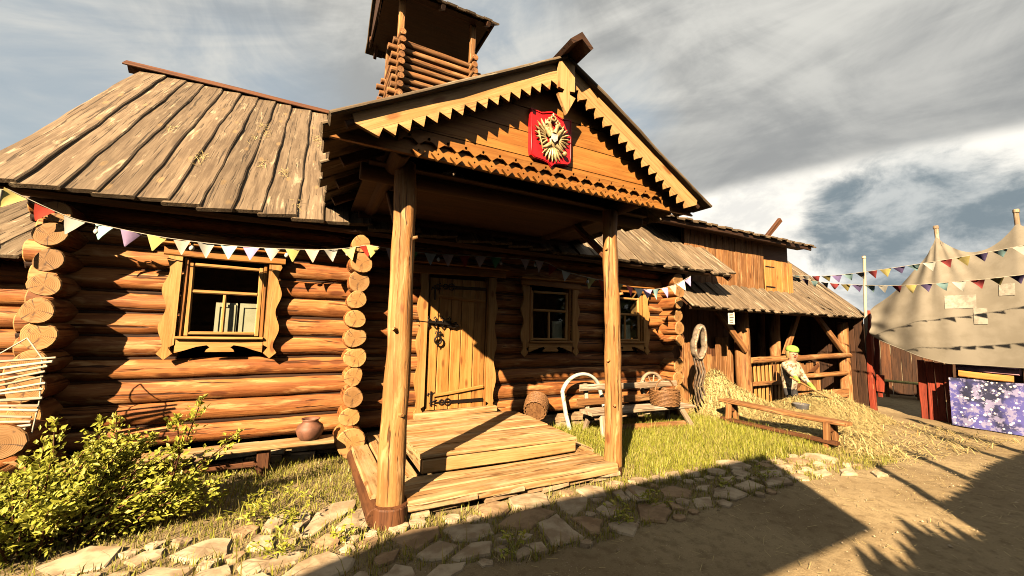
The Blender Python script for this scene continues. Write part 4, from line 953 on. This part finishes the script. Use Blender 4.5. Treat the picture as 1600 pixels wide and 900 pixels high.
mb = MB(); mb.add(vs, [[i*(NV+1)+j, (i+1)*(NV+1)+j, (i+1)*(NV+1)+j+1, i*(NV+1)+j+1] for i in range(NU) for j in range(NV)], 0, True)
cv = thing('canvas_awning', 'large draped beige canvas hung from tall poles over the stall', 'awning', (13, 3, 1))
ob('sheet', mb, cv, None, M['canvas'])
for (a, b_, c_, d_) in ((3.42, 2.95, 2.55, 2.25), (2.62, 2.4, 2.75, 2.5), (2.2, 1.95, 2.9, 2.6), (3.0, 2.8, 2.25, 1.9)):   # paler pieces along the sheet imitate light from behind
    pv = []
    for i in range(7):
        y = a+(b_-a)*i/6
        for j in range(5):
            z = c_+(d_-c_)*j/4; v = (ctop(y)-z)/(ctop(y)-cbot(y)); iu = min(NU-1, max(0, (4.92-y)/(4.32)*NU)); jv = min(NV-1, v*NV)
            q = vs[int(round(iu))*(NV+1)+int(round(jv))]; pv.append((q[0]-.014, y, z))
    mb = MB(); mb.add(pv, [[i*5+j, (i+1)*5+j, (i+1)*5+j+1, i*5+j+1] for i in range(6) for j in range(4)], 0, True); ob('patch', mb, cv, None, plain('backlight_linen', (.25, .226, .185), .9))
ob('hem', m_tube([V(*vs[i*(NV+1)+NV])+V(-.01, 0, 0) for i in range(0, NU+1, 2)], .010, 6), cv, None, M['canvas'])
for nm, lab, p0, p1, r, mt in (('awning_pole', 'grey wooden pole at the near peak of the canvas', (13.62, 3.62, -.4), (13.35, 3.58, 4.22), .05, 'grey'), ('awning_pole', 'grey wooden pole at the right peak of the canvas', (13.62, 2.4, -.4), (13.32, 2.35, 4.30), .05, 'grey'), ('flag_pole', 'pale slim pole rising beside the barn roof end', (14.15, 5.42, -.4), (13.48, 5.05, 3.72), .045, 'birch')):
    t = thing(nm, lab, 'pole', p0); log('shaft', p0, p1, r, t, mt, r*.8, 10, end='grey')
    log('cap', Vector(p1), Vector(p1)+V(0, 0, .05), r*1.05, t, mt, r, 10, 0, 'grey')
# stall under the canvas
fl = thing('red_stall', 'stall of red-brown boards under the canvas edge', 'stall', (14.7, 3.8, -.4))
for k in range(4): plank('board', (13.56-.03*k, 4.10-k*.16, -.42), (13.56-.03*k, 4.10-k*.16, 1.03-.02*k), .145, .04, (-1, -.1, 0), M['redwood'], fl, .008)
for k in range(14): plank('board', (13.72, 3.46-k*.2, -.42), (13.72, 3.46-k*.2, 1.3), .19, .04, (-1, 0, 0), M['dark'] if k % 3 else M['redwood'], fl, .004)
plank('counter', (13.35, 3.5, .66), (13.35, 1.0, .66), .5, .05, Z_, M['brown'], fl)
fm, n, b = newmat('floral_print_cloth'); tcf = n.node('ShaderNodeTexCoord'); v1 = n.node('ShaderNodeTexVoronoi'); n.link(n.scale(tcf.outputs['Object'], (1, 1, 1)), v1.inputs['Vector']); v1.inputs['Scale'].default_value = 11
nf = n.noise(tcf.outputs['Object'], 7, 5, .7); nf2 = n.noise(tcf.outputs['Object'], 2.2, 3)
c = n.mix(n.step(nf2, .42, .58), (.008, .010, .035), (.05, .048, .20)); c = n.mix(n.step(nf, .5, .56), c, (.16, .15, .26)); c = n.mix(n.step(n.math('ADD', v1.outputs['Distance'], n.math('MULTIPLY', nf, .5)), .52, .46), c, (.50, .48, .48))
n.link(c, b.inputs['Base Color']); b.inputs['Roughness'].default_value = .85
vs2 = []; 
for i in range(31):
    y = 3.50-i*.065
    for j in range(9): v = j/8; vs2.append((13.02-.05*v+.015*math.sin(i*.8+v), y, .70-1.04*v))
mb = MB(); mb.add(vs2, [[i*9+j, (i+1)*9+j, (i+1)*9+j+1, i*9+j+1] for i in range(30) for j in range(8)], 0, True)
tag(ob('floral_cloth', mb, None, None, fm), 'blue and white floral cloth hung on the stall front', 'cloth')
tag(ob('pine_board', m_plank(.78, .02, .13, .002, 3), None, frame((12.98, 3.33, .83), (0, -1, -.05), Z_), M['door']), 'pale pine board lying along the stall counter above the floral cloth', 'board')
tag(ob('pink_cloth', m_plank(.9, .16, .14, .03, 4, 14), None, frame((13.15, 3.39, .93), (0, -1, -.03), Z_), cloth('pinkish', (.70, .36, .40))), 'folded pink cloth behind the pine board on the stall', 'cloth')
# yard behind the barn end; fence boards coloured dark to pass for shade
bf = thing('board_fence', 'tall board fence, coloured dark for shade, at the far end of the lane', 'fence', (20, 6, -.4)); x = 0
k = 0
while k < 34: p = V(17.6+.05*k, 9.4-k*.25, -.45); plank('board', p, p+V(0, 0, 2.3+R.uniform(-.15, .2)), .25, .04, (-1, -.2, 0), M['dark'] if k % 4 else M['brown'], bf, .008); k += 1
yb = thing('yellow_bench', 'yellow-topped bench standing before the far fence', 'bench', (17.4, 5.8, -.4)); plank('seat', (17.3, 6.3, .12), (17.5, 5.2, .12), .35, .06, Z_, M['yellow'], yb)
for q in ((17.33, 6.1), (17.47, 5.4)): plank('leg', (q[0], q[1], -.42), (q[0], q[1], .12), .08, .08, Y_, M['brown'], yb)
pl = thing('palisade', 'row of pointed stakes standing beyond the barn roof', 'palisade', (19, 9, 0))
for k in range(16): log('stake', (16.2+k*.26, 9.6, -.4), (16.2+k*.26, 9.6, 4.0+R.uniform(-.2, .25)), .12, pl, 'grey', .05, 8, end='grey')
# weathered roof beyond the left corner
nb = thing('side_shed', 'grey plank shed roof beyond the left cabin corner', 'shed', (-4.2, 6.4, 0))
for k in range(9): plank('roof_board', (-2.72-k*.24, 5.75, 2.2), (-2.72-k*.24, 7.7, 3.35), .25, .035, V(0, -.5, 1), M['roofgrey'], nb, .01)
for k in range(10): log('log', (-5.2, 6.2, .15+k*.24), (-2.66, 6.2, .15+k*.24), .13, nb, 'log', seg=10)

# ------------------------------------------------------------------ bunting
pm = {}
def pennant(col, w_, h, seed):
    rr = random.Random(seed); mb = MB(); vs = []; bw = rr.uniform(-.03, .03)
    for j in range(5):
        v = j/4; ww = w_*(1-v)*.5+.004
        for i in range(4): u = -1+2*i/3; vs.append((u*ww+.012*v*math.sin(seed), bw*math.sin(v*2.2)+.012*math.sin(u*2+seed)*(1-v), -h*v+rr.uniform(-.002, .002)))
    mb.add(vs, [[j*4+i, (j+1)*4+i, (j+1)*4+i+1, j*4+i+1] for j in range(4) for i in range(3)], 0, True)
    return mb.mesh('pennant', M[col])
def bunting(lab, pts, cols, step, size, start=.06, blow=0):
    t = thing('bunting', lab, 'bunting', pts[0]); P = [Vector(p) for p in pts]
    dense = []                                           # smooth the line
    for i in range(len(P)-1):
        a, b_, c_, d_ = P[max(0, i-1)], P[i], P[i+1], P[min(len(P)-1, i+2)]
        for k in range(8):
            u = k/8; dense.append(.5*((2*b_)+(c_-a)*u+(2*a-5*b_+4*c_-d_)*u*u+(3*b_-a-3*c_+d_)*u**3))
    dense.append(P[-1]); ob('cord', m_tube(dense, .004, 5), t, None, M['cord'])
    acc = 0; nxt = start; k = 0
    for a, b_ in zip(dense[:-1], dense[1:]):
        L = (b_-a).length
        while acc+L > nxt:
            p = a+(b_-a)*((nxt-acc)/L); dr = (b_-a).normalized(); col = cols[k % len(cols)]
            fx = (dr+V(R.uniform(-.15, .15), R.uniform(-.25, .25), 0)).normalized()
            if col: ob('pennant', pennant(col, size*R.uniform(.92, 1.05), size*R.uniform(.92, 1.08), sd()), t, frame(p-V(0, 0, .003), fx, Z_+V(-blow*R.uniform(.6, 1.3), R.uniform(-.15, .15), 0)))
            nxt += step; k += 1
        acc += L
    return dense
b1 = bunting('pastel bunting hung below the left cabin eave', [(-2.46, 5.12, 2.74), (-2.09, 5.2, 2.565), (-1.85, 5.24, 2.52), (-1.32, 5.25, 2.455), (-.565, 5.25, 2.445), (.2, 5.25, 2.51), (.6, 5.2, 2.60)],
    ['yellow', 'redflag', 'whiteflag', 'aqua', 'lilac', 'yellow', 'pink', 'whiteflag', 'aqua', 'lilac', 'whiteflag', 'yellow', 'pink', 'whiteflag'], .205, .15)
b2 = bunting('bunting with ochre and green pennants in the porch shade over the door', [(.62, 5.19, 2.60), (1.3, 5.08, 2.56), (2.2, 5.08, 2.60), (3.1, 5.06, 2.62), (3.45, 5.0, 2.5), (4.0, 4.97, 2.42), (4.5, 4.95, 2.38)],
    ['yellow', 'pink', 'green', 'whiteflag', 'pink', 'redflag', 'pink', 'green', None, 'pink', 'pink', 'redflag', 'whiteflag', None, 'yellow', 'redflag'], .24, .16)
b3 = bunting('short sagging bunting of pastel pennants under the right cabin eave', [(4.5, 4.95, 2.38), (4.9, 4.92, 2.32), (5.3, 4.9, 2.32), (5.75, 4.88, 2.42), (6.2, 4.86, 2.62)], ['yellow', 'cerise', 'whiteflag', 'lilac', 'aqua', 'lilac', 'pink', 'whiteflag', 'lilac'], .20, .17)
cols = ['aqua', 'whiteflag', 'cerise', 'yellow', 'purple', 'aqua', 'whiteflag', 'cerise', 'yellow', 'purple']
bunting('upper of two bunting lines strung from the hayloft past the canvas', [(11.42, 5.78, 3.16), (11.35, 4.9, 3.05), (11.25, 3.8, 3.08), (11.25, 2.8, 3.16), (11.3, 1.9, 3.28), (11.4, .6, 3.5)], cols, .235, .19, blow=.8)
bunting('lower of two bunting lines strung from the hayloft past the canvas', [(11.42, 5.78, 3.12), (11.3, 4.9, 2.86), (11.2, 3.8, 2.70), (11.12, 2.8, 2.68), (11.1, 1.95, 2.73), (11.15, .6, 2.9)], cols[3:]+cols[:3], .235, .19, blow=.8)
bp_ = thing('bunting_post', 'tall post carrying the bunting outside the right frame edge', 'pole', (11.3, .5, -.3)); log('shaft', (11.3, .5, -.35), (11.3, .5, 3.6), .06, bp_, 'grey')
# light bulbs on a cable
sl2 = thing('string_lights', 'string of small white bulbs hung along the cabin eave', 'lights', (0, 5.1, 2.5)); al = b1+b2[1:]
ob('cable', m_tube([p+V(0, .02, -.012+.012*math.sin(i*1.1)) for i, p in enumerate(al)], .004, 5), sl2, None, M['iron'])
bulbm = plain('milky_bulb', (.6, .58, .52), .25)
for x_ in (-1.88, -1.16, -.28, .42, 1.5, 2.4, 3.0, 3.9):
    p = min(al, key=lambda q: abs(q.x-x_)); bb = ob('bulb', m_lathe([(.001, -.055), (.018, -.048), (.026, -.03), (.02, -.01), (.012, 0)], 12), sl2, Matrix.Translation(p+V(0, .02, -.045)), bulbm)
    ob('socket', m_lathe([(.012, 0), (.013, .03), (.001, .03)], 8), bb, Matrix.Translation(p+V(0, .02, -.045)), M['iron'])
tag(ob('hanging_cord', m_tube([V(-2.48, 5.1, 2.72), V(-2.5, 5.12, 2.45), V(-2.46, 5.14, 2.2)], .012, 6), None, None, M['cord']), 'pale cord hanging from the eave at the left cabin corner', 'cord')

# ------------------------------------------------------------------ vegetation, hay
def leafmat(name, c1, c2, c3, tr=.35):
    m, n, b = newmat(name); g = n.node('ShaderNodeNewGeometry'); nz = n.math('FRACT', n.math('MULTIPLY', g.outputs['Random Per Island'], 7.13))
    col = n.mix(nz, c1, c2); col = n.mix(n.step(g.outputs['Random Per Island'], .8, .95), col, c3)
    n.link(col, b.inputs['Base Color']); b.inputs['Roughness'].default_value = .5; b.inputs['Specular IOR Level'].default_value = .3
    t = n.node('ShaderNodeBsdfTranslucent'); n.link(col, t.inputs[0]); mx = n.node('ShaderNodeMixShader'); mx.inputs[0].default_value = tr
    n.link(b.outputs[0], mx.inputs[1]); n.link(t.outputs[0], mx.inputs[2]); n.link(mx.outputs[0], m.node_tree.nodes['Material Output'].inputs[0])
    return m
M['leaf'] = leafmat('bush_leaf', (.24, .26, .03), (.39, .39, .05), (.48, .43, .10))
M['grass'] = leafmat('grass_blade', (.19, .205, .022), (.31, .31, .04), (.40, .34, .11))
M['drygrass'] = leafmat('dry_grass', (.27, .215, .07), (.19, .18, .03), (.38, .30, .13))
M['hay'] = leafmat('hay_straw', (.33, .25, .10), (.46, .37, .165), (.21, .135, .04), .15)
def leaf(mb, p, dr, nr, L, w_):
    dr = dr.normalized(); sd_ = dr.cross(nr); sd_ = sd_.normalized() if sd_.length > .01 else X_
    n2 = sd_.cross(dr); q = [p, p+dr*L*.5+sd_*w_*.5+n2*L*.06, p+dr*L-n2*L*.08, p+dr*L*.5-sd_*w_*.5+n2*L*.06]
    mb.add(q, [[0, 1, 2], [0, 2, 3]])
bush = thing('leafy_bush', 'low leafy yellow-green bush in front of the cabin wall', 'bush', (-1.2, 4.2, 0))
rb = random.Random(5); lm = MB(); smb = MB()
stems = []
for k in range(150):
    a = rb.uniform(0, 6.283); rr2 = rb.random()**.5
    bx, by_ = -1.62+rr2*.5*math.cos(a), 4.15+rr2*.26*math.sin(a)
    tx_, ty_ = -1.58+rr2*1.05*math.cos(a)+rb.uniform(-.1, .1), 4.15+rr2*.50*math.sin(a)
    hz = (.22+.30*(1-rr2**2))*rb.uniform(.65, 1.3)*(.62+.62*sm(-2.4, -1.0, tx_))
    stems.append((V(bx, by_, 0), V((bx+tx_)/2, (by_+ty_)/2, hz*.75), V(tx_, ty_, hz)))
for q in (((-1.0, 4.1), (-.72, 4.1, .98)), ((-1.0, 4.2), (-.45, 4.15, .66)), ((-1.7, 4.3), (-1.72, 4.5, .80)), ((-1.3, 4.2), (-1.3, 4.3, .84)), ((-.9, 4.1), (-.85, 4.0, .86)), ((-1.5, 4.4), (-1.45, 4.5, .78)), ((-1.8, 4.3), (-1.78, 4.55, .66))):
    e = V(*q[1]); s0 = V(q[0][0], q[0][1], .1); stems.append((s0, (s0+e)*.5+V(.05, 0, .06), e))
for s0, m0, e in stems:
    m_tube([s0, m0, e], [.008, .006, .003], 4, smb)
    n_l = int(36+110*(e-s0).length)
    for k in range(n_l):
        u = rb.random()**.6; p = s0*(1-u)**2+m0*2*u*(1-u)+e*u*u; dr = (e-m0).normalized()+V(rb.gauss(0, .9), rb.gauss(0, .9), rb.gauss(.1, .6))
        if u > .9: p = p
        else: p = p+V(rb.gauss(0, .035), rb.gauss(0, .035), rb.gauss(0, .03))
        if p.z < .01: p.z = .02
        leaf(lm, p, dr, V(rb.gauss(0, .6), rb.gauss(-.3, .6), 1), rb.uniform(.022, .062), rb.uniform(.016, .036))
tag(ob('foliage', lm, bush, None, M['leaf']), kind='stuff'); ob('stem', smb, bush, None, M['brown'])
SP_ = []
for p in STONES:
    cx_ = sum(q[0] for q in p)/len(p); cy_ = sum(q[1] for q in p)/len(p); SP_.append((cx_, cy_, p))
def onstone(x, y):
    for cx_, cy_, p in SP_:
        if abs(x-cx_) > .6 or abs(y-cy_) > .5: continue
        ins = False; j = len(p)-1
        for i in range(len(p)):
            if (p[i][1] > y) != (p[j][1] > y) and x < (p[j][0]-p[i][0])*(y-p[i][1])/(p[j][1]-p[i][1])+p[i][0]: ins = not ins
            j = i
        if ins: return True
    return False
def blade(mb, x, y, h, w_, rg, lean=.5):
    a = rg.uniform(0, 6.283); l = rg.uniform(.1, lean)*h; z = gz(x)-.01; d0 = V(math.cos(a), math.sin(a), 0); s0 = V(-d0.y, d0.x, 0)*w_
    p0 = V(x, y, z); p1 = p0+d0*l*.35+V(0, 0, h*.6); p2 = p0+d0*l+V(0, 0, h)
    mb.add([p0-s0, p0+s0, p1+s0*.7, p1-s0*.7, p2], [[0, 1, 2, 3], [3, 2, 4]])
rg = random.Random(11); gm_, dm_ = MB(), MB()
def edge(x): return 2.42 if x > 5.5 else (2.50-.06*(x-1.5)*0 if x > 1.5 else 2.5+.28*(1.5-x))
c_ = 0
while c_ < 52000:
    x, y = rg.uniform(-2.8, 7.2), rg.uniform(2.4, 5.45)
    if y < edge(x)+.1*noise.noise(V(x*3, 0, 0)): continue
    if .55 < x < 3.2 and y > 3.42: continue
    dn = .5+.9*noise.noise(V(x*1.4, y*1.4, 2))
    lush = sm(3.2, 3.6, x)*sm(2.9, 3.3, y)*(1-sm(6.6, 7.2, x)*.6)
    if rg.random() > (.30+.30*dn)*(1-lush)+lush*(.65+.45*dn): continue
    st_ = onstone(x, y)
    if st_ : continue
    h = rg.uniform(.025, .075)+(lush*rg.uniform(.0, .07))
    if rg.random() < .03: h += .09
    blade(gm_ if rg.random() < .42+.4*lush else dm_, x, y, h, rg.uniform(.0022, .0045), rg, .9); c_ += 1
tag(ob('grass', gm_, None, None, M['grass']), 'short green grass between the flagstones and the cabin', 'grass', kind='stuff')
tag(ob('dry_grass', dm_, None, None, M['drygrass']), 'dry yellow grass tufts along the flagstone path', 'grass', kind='stuff')
# broad-leaved weeds at the path edge
for i, (x, y, s_, lab) in enumerate(((-.15, 3.95, 1.5, 'tall nettle-like weed left of the flagstones'), (.02, 3.72, 1.0, 'small leafy weed beside the large pale flagstones'), (-.32, 4.02, 1.2, 'leafy weed at the right edge of the bush'), (1.42, 2.60, .8, 'low round-leaved weed before the porch stones'), (2.42, 2.66, 1.0, 'low weed patch at the dirt edge before the porch'), (2.9, 2.78, .9, 'low weed patch right of the porch front'), (3.9, 2.75, .8, 'low weed at the shaded path edge'), (4.6, 2.70, .8, 'low weed at the end of the shaded path'), (.35, 3.30, .8, 'small weed beside the left porch post'), (-.05, 3.30, 1.0, 'weed tuft between the lower left flagstones'))):
    t = thing('weed', lab, 'weed', (x, y, 0)); mb = MB(); smb = MB()
    for k in range(int(7*s_)+3):
        e = V(x+rg.gauss(0, .07*s_), y+rg.gauss(0, .06*s_), .04+rg.uniform(.02, .13)*s_); m_tube([V(x+rg.gauss(0, .02), y+rg.gauss(0, .02), 0), e], .0025, 4, smb)
        for q in range(5): leaf(mb, e-V(0, 0, rg.uniform(0, .06)*s_), V(rg.gauss(0, 1), rg.gauss(0, 1), rg.gauss(.2, .3)), V(rg.gauss(0, .3), rg.gauss(0, .3), 1), rg.uniform(.03, .06)*s_**.5, rg.uniform(.018, .03))
    tag(ob('leaf', mb, t, None, M['leaf']), kind='stuff'); ob('stem', smb, t, None, M['leaf'])
# hay
HB = [(7.55, 5.45, .85, .5, .35), (8.3, 5.3, .42, .5, .4), (10.35, 4.72, .55, .85, .5), (9.3, 4.9, .25, .6, .5), (8.4, 4.3, .16, 1.0, .8), (7.6, 3.5, .16, .5, .7), (7.35, 2.95, .14, .5, .35), (11.3, 4.4, .18, .5, .4), (9.2, 3.9, .12, .8, .5)]
def hh(x, y): return max(0, sum(h*math.exp(-((x-a)/sx_)**2-((y-b_)/sy_)**2) for a, b_, h, sx_, sy_ in HB)-.05)
rh = random.Random(3); hmb = MB(); vs = []; nx_, ny_ = 110, 80
for j in range(ny_+1):
    for i in range(nx_+1):
        x, y = 6.5+5.8*i/nx_, 2.2+3.6*j/ny_; h = hh(x, y); vs.append((x, y, gz(x)-.05+h*.96+(.03*noise.noise(V(x*6, y*6, 0)) if h > .02 else 0)))
hmb.add(vs, [[j*(nx_+1)+i, j*(nx_+1)+i+1, (j+1)*(nx_+1)+i+1, (j+1)*(nx_+1)+i] for j in range(ny_) for i in range(nx_)], 0, True)
c_ = 0
while c_ < 46000:
    x, y = rh.uniform(6.6, 12.0), rh.uniform(2.3, 5.65); h = hh(x, y)
    if h < .012 and rh.random() > .035: continue
    a = rh.uniform(0, 6.283); L = rh.uniform(.10, .34); e = .05
    gx_, gy_ = (hh(x+e, y)-hh(x-e, y))/(2*e), (hh(x, y+e)-hh(x, y-e))/(2*e)
    dr = V(math.cos(a), math.sin(a), gx_*math.cos(a)+gy_*math.sin(a)+rh.gauss(0, .28)).normalized(); p = V(x, y, gz(x)+h+rh.uniform(-.02, .03)); s0 = dr.cross(Z_).normalized()*rh.uniform(.003, .0065)
    mid = p+V(0, 0, rh.uniform(.0, .03)); hmb.add([p-dr*L*.5-s0, p-dr*L*.5+s0, mid+s0, mid-s0, p+dr*L*.5+s0*.4, p+dr*L*.5-s0*.4], [[0, 1, 2, 3], [3, 2, 4, 5]]); c_ += 1
tag(ob('hay', hmb, None, None, M['hay']), 'loose golden hay heaped in front of the barn', 'hay', kind='stuff')
rsm = MB()
for k in range(11):
    u_ = rh.uniform(.02, .75); x0_ = rh.uniform(-2.5, .2); p0_ = E0+V(x0_, 0, 0)+RDn*RL*u_+RN*.06
    for q_ in range(13):
        p = p0_+RDn*rh.gauss(0, .09)+V(rh.gauss(0, .025), 0, 0)+RN*rh.uniform(0, .02); dr = (RDn*rh.gauss(0, 1)+X_*rh.gauss(0, .8)+RN*rh.gauss(0, .4)).normalized(); s0 = dr.cross(RN).normalized()*.0025; L = rh.uniform(.03, .09)
        rsm.add([p-dr*L-s0, p-dr*L+s0, p+dr*L+s0, p+dr*L-s0], [[0, 1, 2, 3]])
tag(ob('roof_straw', rsm, None, None, M['hay']), 'wisps of straw caught between the cabin roof boards', 'straw', kind='stuff')
# straw and grit trodden into the lane
sm_ = MB()
for k in range(6500):
    x, y = rh.uniform(-1, 14), rh.uniform(.2, 3.6)
    if x < 3 and y > 2.6: continue
    if rh.random() > .35+.5*sm(3, 7, x): continue
    a = rh.uniform(0, 6.283); L = rh.uniform(.02, .11); dr = V(math.cos(a), math.sin(a), 0); s0 = V(-dr.y, dr.x, 0)*rh.uniform(.001, .0022); p = V(x, y, gz(x)+.012)
    sm_.add([p-dr*L*.5-s0, p-dr*L*.5+s0, p+dr*L*.5+s0+V(0, 0, .006), p+dr*L*.5-s0+V(0, 0, .006)], [[0, 1, 2, 3]])
tag(ob('straw_litter', sm_, None, None, M['hay']), 'scattered straw trodden into the dirt lane', 'straw', kind='stuff')
pm_ = MB()
for k in range(2600):
    x, y = rh.uniform(-.6, 9), rh.uniform(.3, 3.2); r_ = rh.uniform(.002, .007) if rh.random() < .95 else rh.uniform(.008, .018); z = gz(x)+.002
    q = [V(x+r_*rh.uniform(.7, 1.2)*math.cos(t), y+r_*rh.uniform(.7, 1.2)*math.sin(t), z) for t in (0, 1.57, 3.14, 4.71)]; pm_.add(q+[V(x, y, z+r_*.8)], [[0, 1, 4], [1, 2, 4], [2, 3, 4], [3, 0, 4]])
tag(ob('gravel', pm_, None, None, M['stone']), 'small grit and pebbles on the dirt lane', 'gravel', kind='stuff')

# ------------------------------------------------------------------ behind the photographer: roofed gate wall and palisade that throw the shade
gt = thing('roofed_gate_wall', 'steep-roofed log gate wall opposite the cabin', 'wall', (-3.0, -1.65, 0))
for k in range(14): log('log', (-4.6, -1.65, .13+k*.25), (-1.26, -1.65, .13+k*.25), .28, gt, 'log', seg=10)
for s in (-1, 1):
    a, bb = V(0, -1.65, 4.27), V(0, -1.65+s*.55, 3.40); nn = V(0, s*.87, .55).normalized(); x = -4.8
    while x < -.10: w_ = min(R.uniform(.2, .3), -.08-x); plank('roof_board', bb+V(x+w_/2, 0, 0), a+V(x+w_/2, 0, .0), w_, .04, nn, M['roof'], gt, .0); x += w_
plank('tie_board', (-4.7, -1.65, 3.5), (-.15, -1.65, 3.5), .2, .06, Y_, M['brown'], gt)
pg = thing('stake_fence', 'row of pointed stakes opposite the cabin', 'fence', (3, -1.7, 0)); x = .12; k = 0
while x < 8.5:
    if x < 1.62: h = 2.80+.10*math.sin(x*7+1)+.06*(k % 2); top = .015
    elif x < 1.9: h = 2.55; top = .05
    else: h = 2.86+.14*sm(2.2, 4.3, x)+R.uniform(-.02, .02); top = .088
    if not (1.90 < x < 2.06):
        log('stake', (x, -1.68, 0), (x, -1.68, h-.28), .097, pg, 'barn', None, 8, 0, rough=.02); log('stake_tip', (x, -1.68, h-.281), (x, -1.68, h), .095, pg, 'barn', top, 8, 0, rough=.02)
    x += .178; k += 1
for i, (x, h, r_) in enumerate(((1.97, 3.52, .06), (3.28, 4.0, .075), (5.28, 4.1, .09), (6.4, 4.7, .11))):
    t = thing('tall_pole', ('shortest', 'second', 'third', 'tallest')[i]+' pole rising above the stake fence opposite the cabin', 'pole', (x, -1.58, 0)); log('shaft', (x, -1.58, 0), (x, -1.58, h), r_, t, 'grey', r_*.9, 8)
# spruces beyond the fence, dark in the window glass
def spruce_mesh(seed):
    rr = random.Random(seed); mb = MB(); H = 1.0
    for k in range(900):
        z = rr.random()**1.25; R_ = .23*(1-z)**.85+.012; a = rr.uniform(0, 6.283); q = R_*rr.uniform(.45, 1); p = V(q*math.cos(a), q*math.sin(a), .08+.92*z)
        dr = V(math.cos(a), math.sin(a), -.35+rr.gauss(0, .2)); leaf(mb, p, dr, V(rr.gauss(0, .4), rr.gauss(0, .4), 1), rr.uniform(.05, .10), rr.uniform(.03, .055))
    return mb
M['needle'] = leafmat('spruce_needles', (.018, .026, .010), (.03, .04, .014), (.04, .048, .02), .1)
sms = [spruce_mesh(k).mesh('crown', M['needle']) for k in range(3)]; trm = m_tube([V(0, 0, 0), V(0, 0, .5), V(0, 0, .96)], [.022, .015, .004], 7).mesh('trunk', M['brown'])
rs_ = random.Random(2)
for k in range(26):
    a = rad(-168+k*9.6+rs_.uniform(-2, 2)) if False else rad(95+k*7.4+rs_.uniform(-2, 2)); dist = rs_.uniform(17, 22); x, y = dist*math.sin(a), dist*math.cos(a)-1
    if y > -4: continue
    h = rs_.uniform(6.8, 8.6) if x < -4 else rs_.uniform(8, 11)
    t = thing('spruce_tree', 'dark spruce beyond the fence opposite the cabin', 'tree', (x, y, 0), 'spruces opposite the cabin'); mw = Matrix.Translation((x, y, gz(x))) @ Matrix.Rotation(rs_.uniform(0, 6), 4, 'Z') @ Matrix.Diagonal((h, h, h, 1))
    ob('crown', sms[k % 3], t, mw); ob('trunk', trm, t, mw)
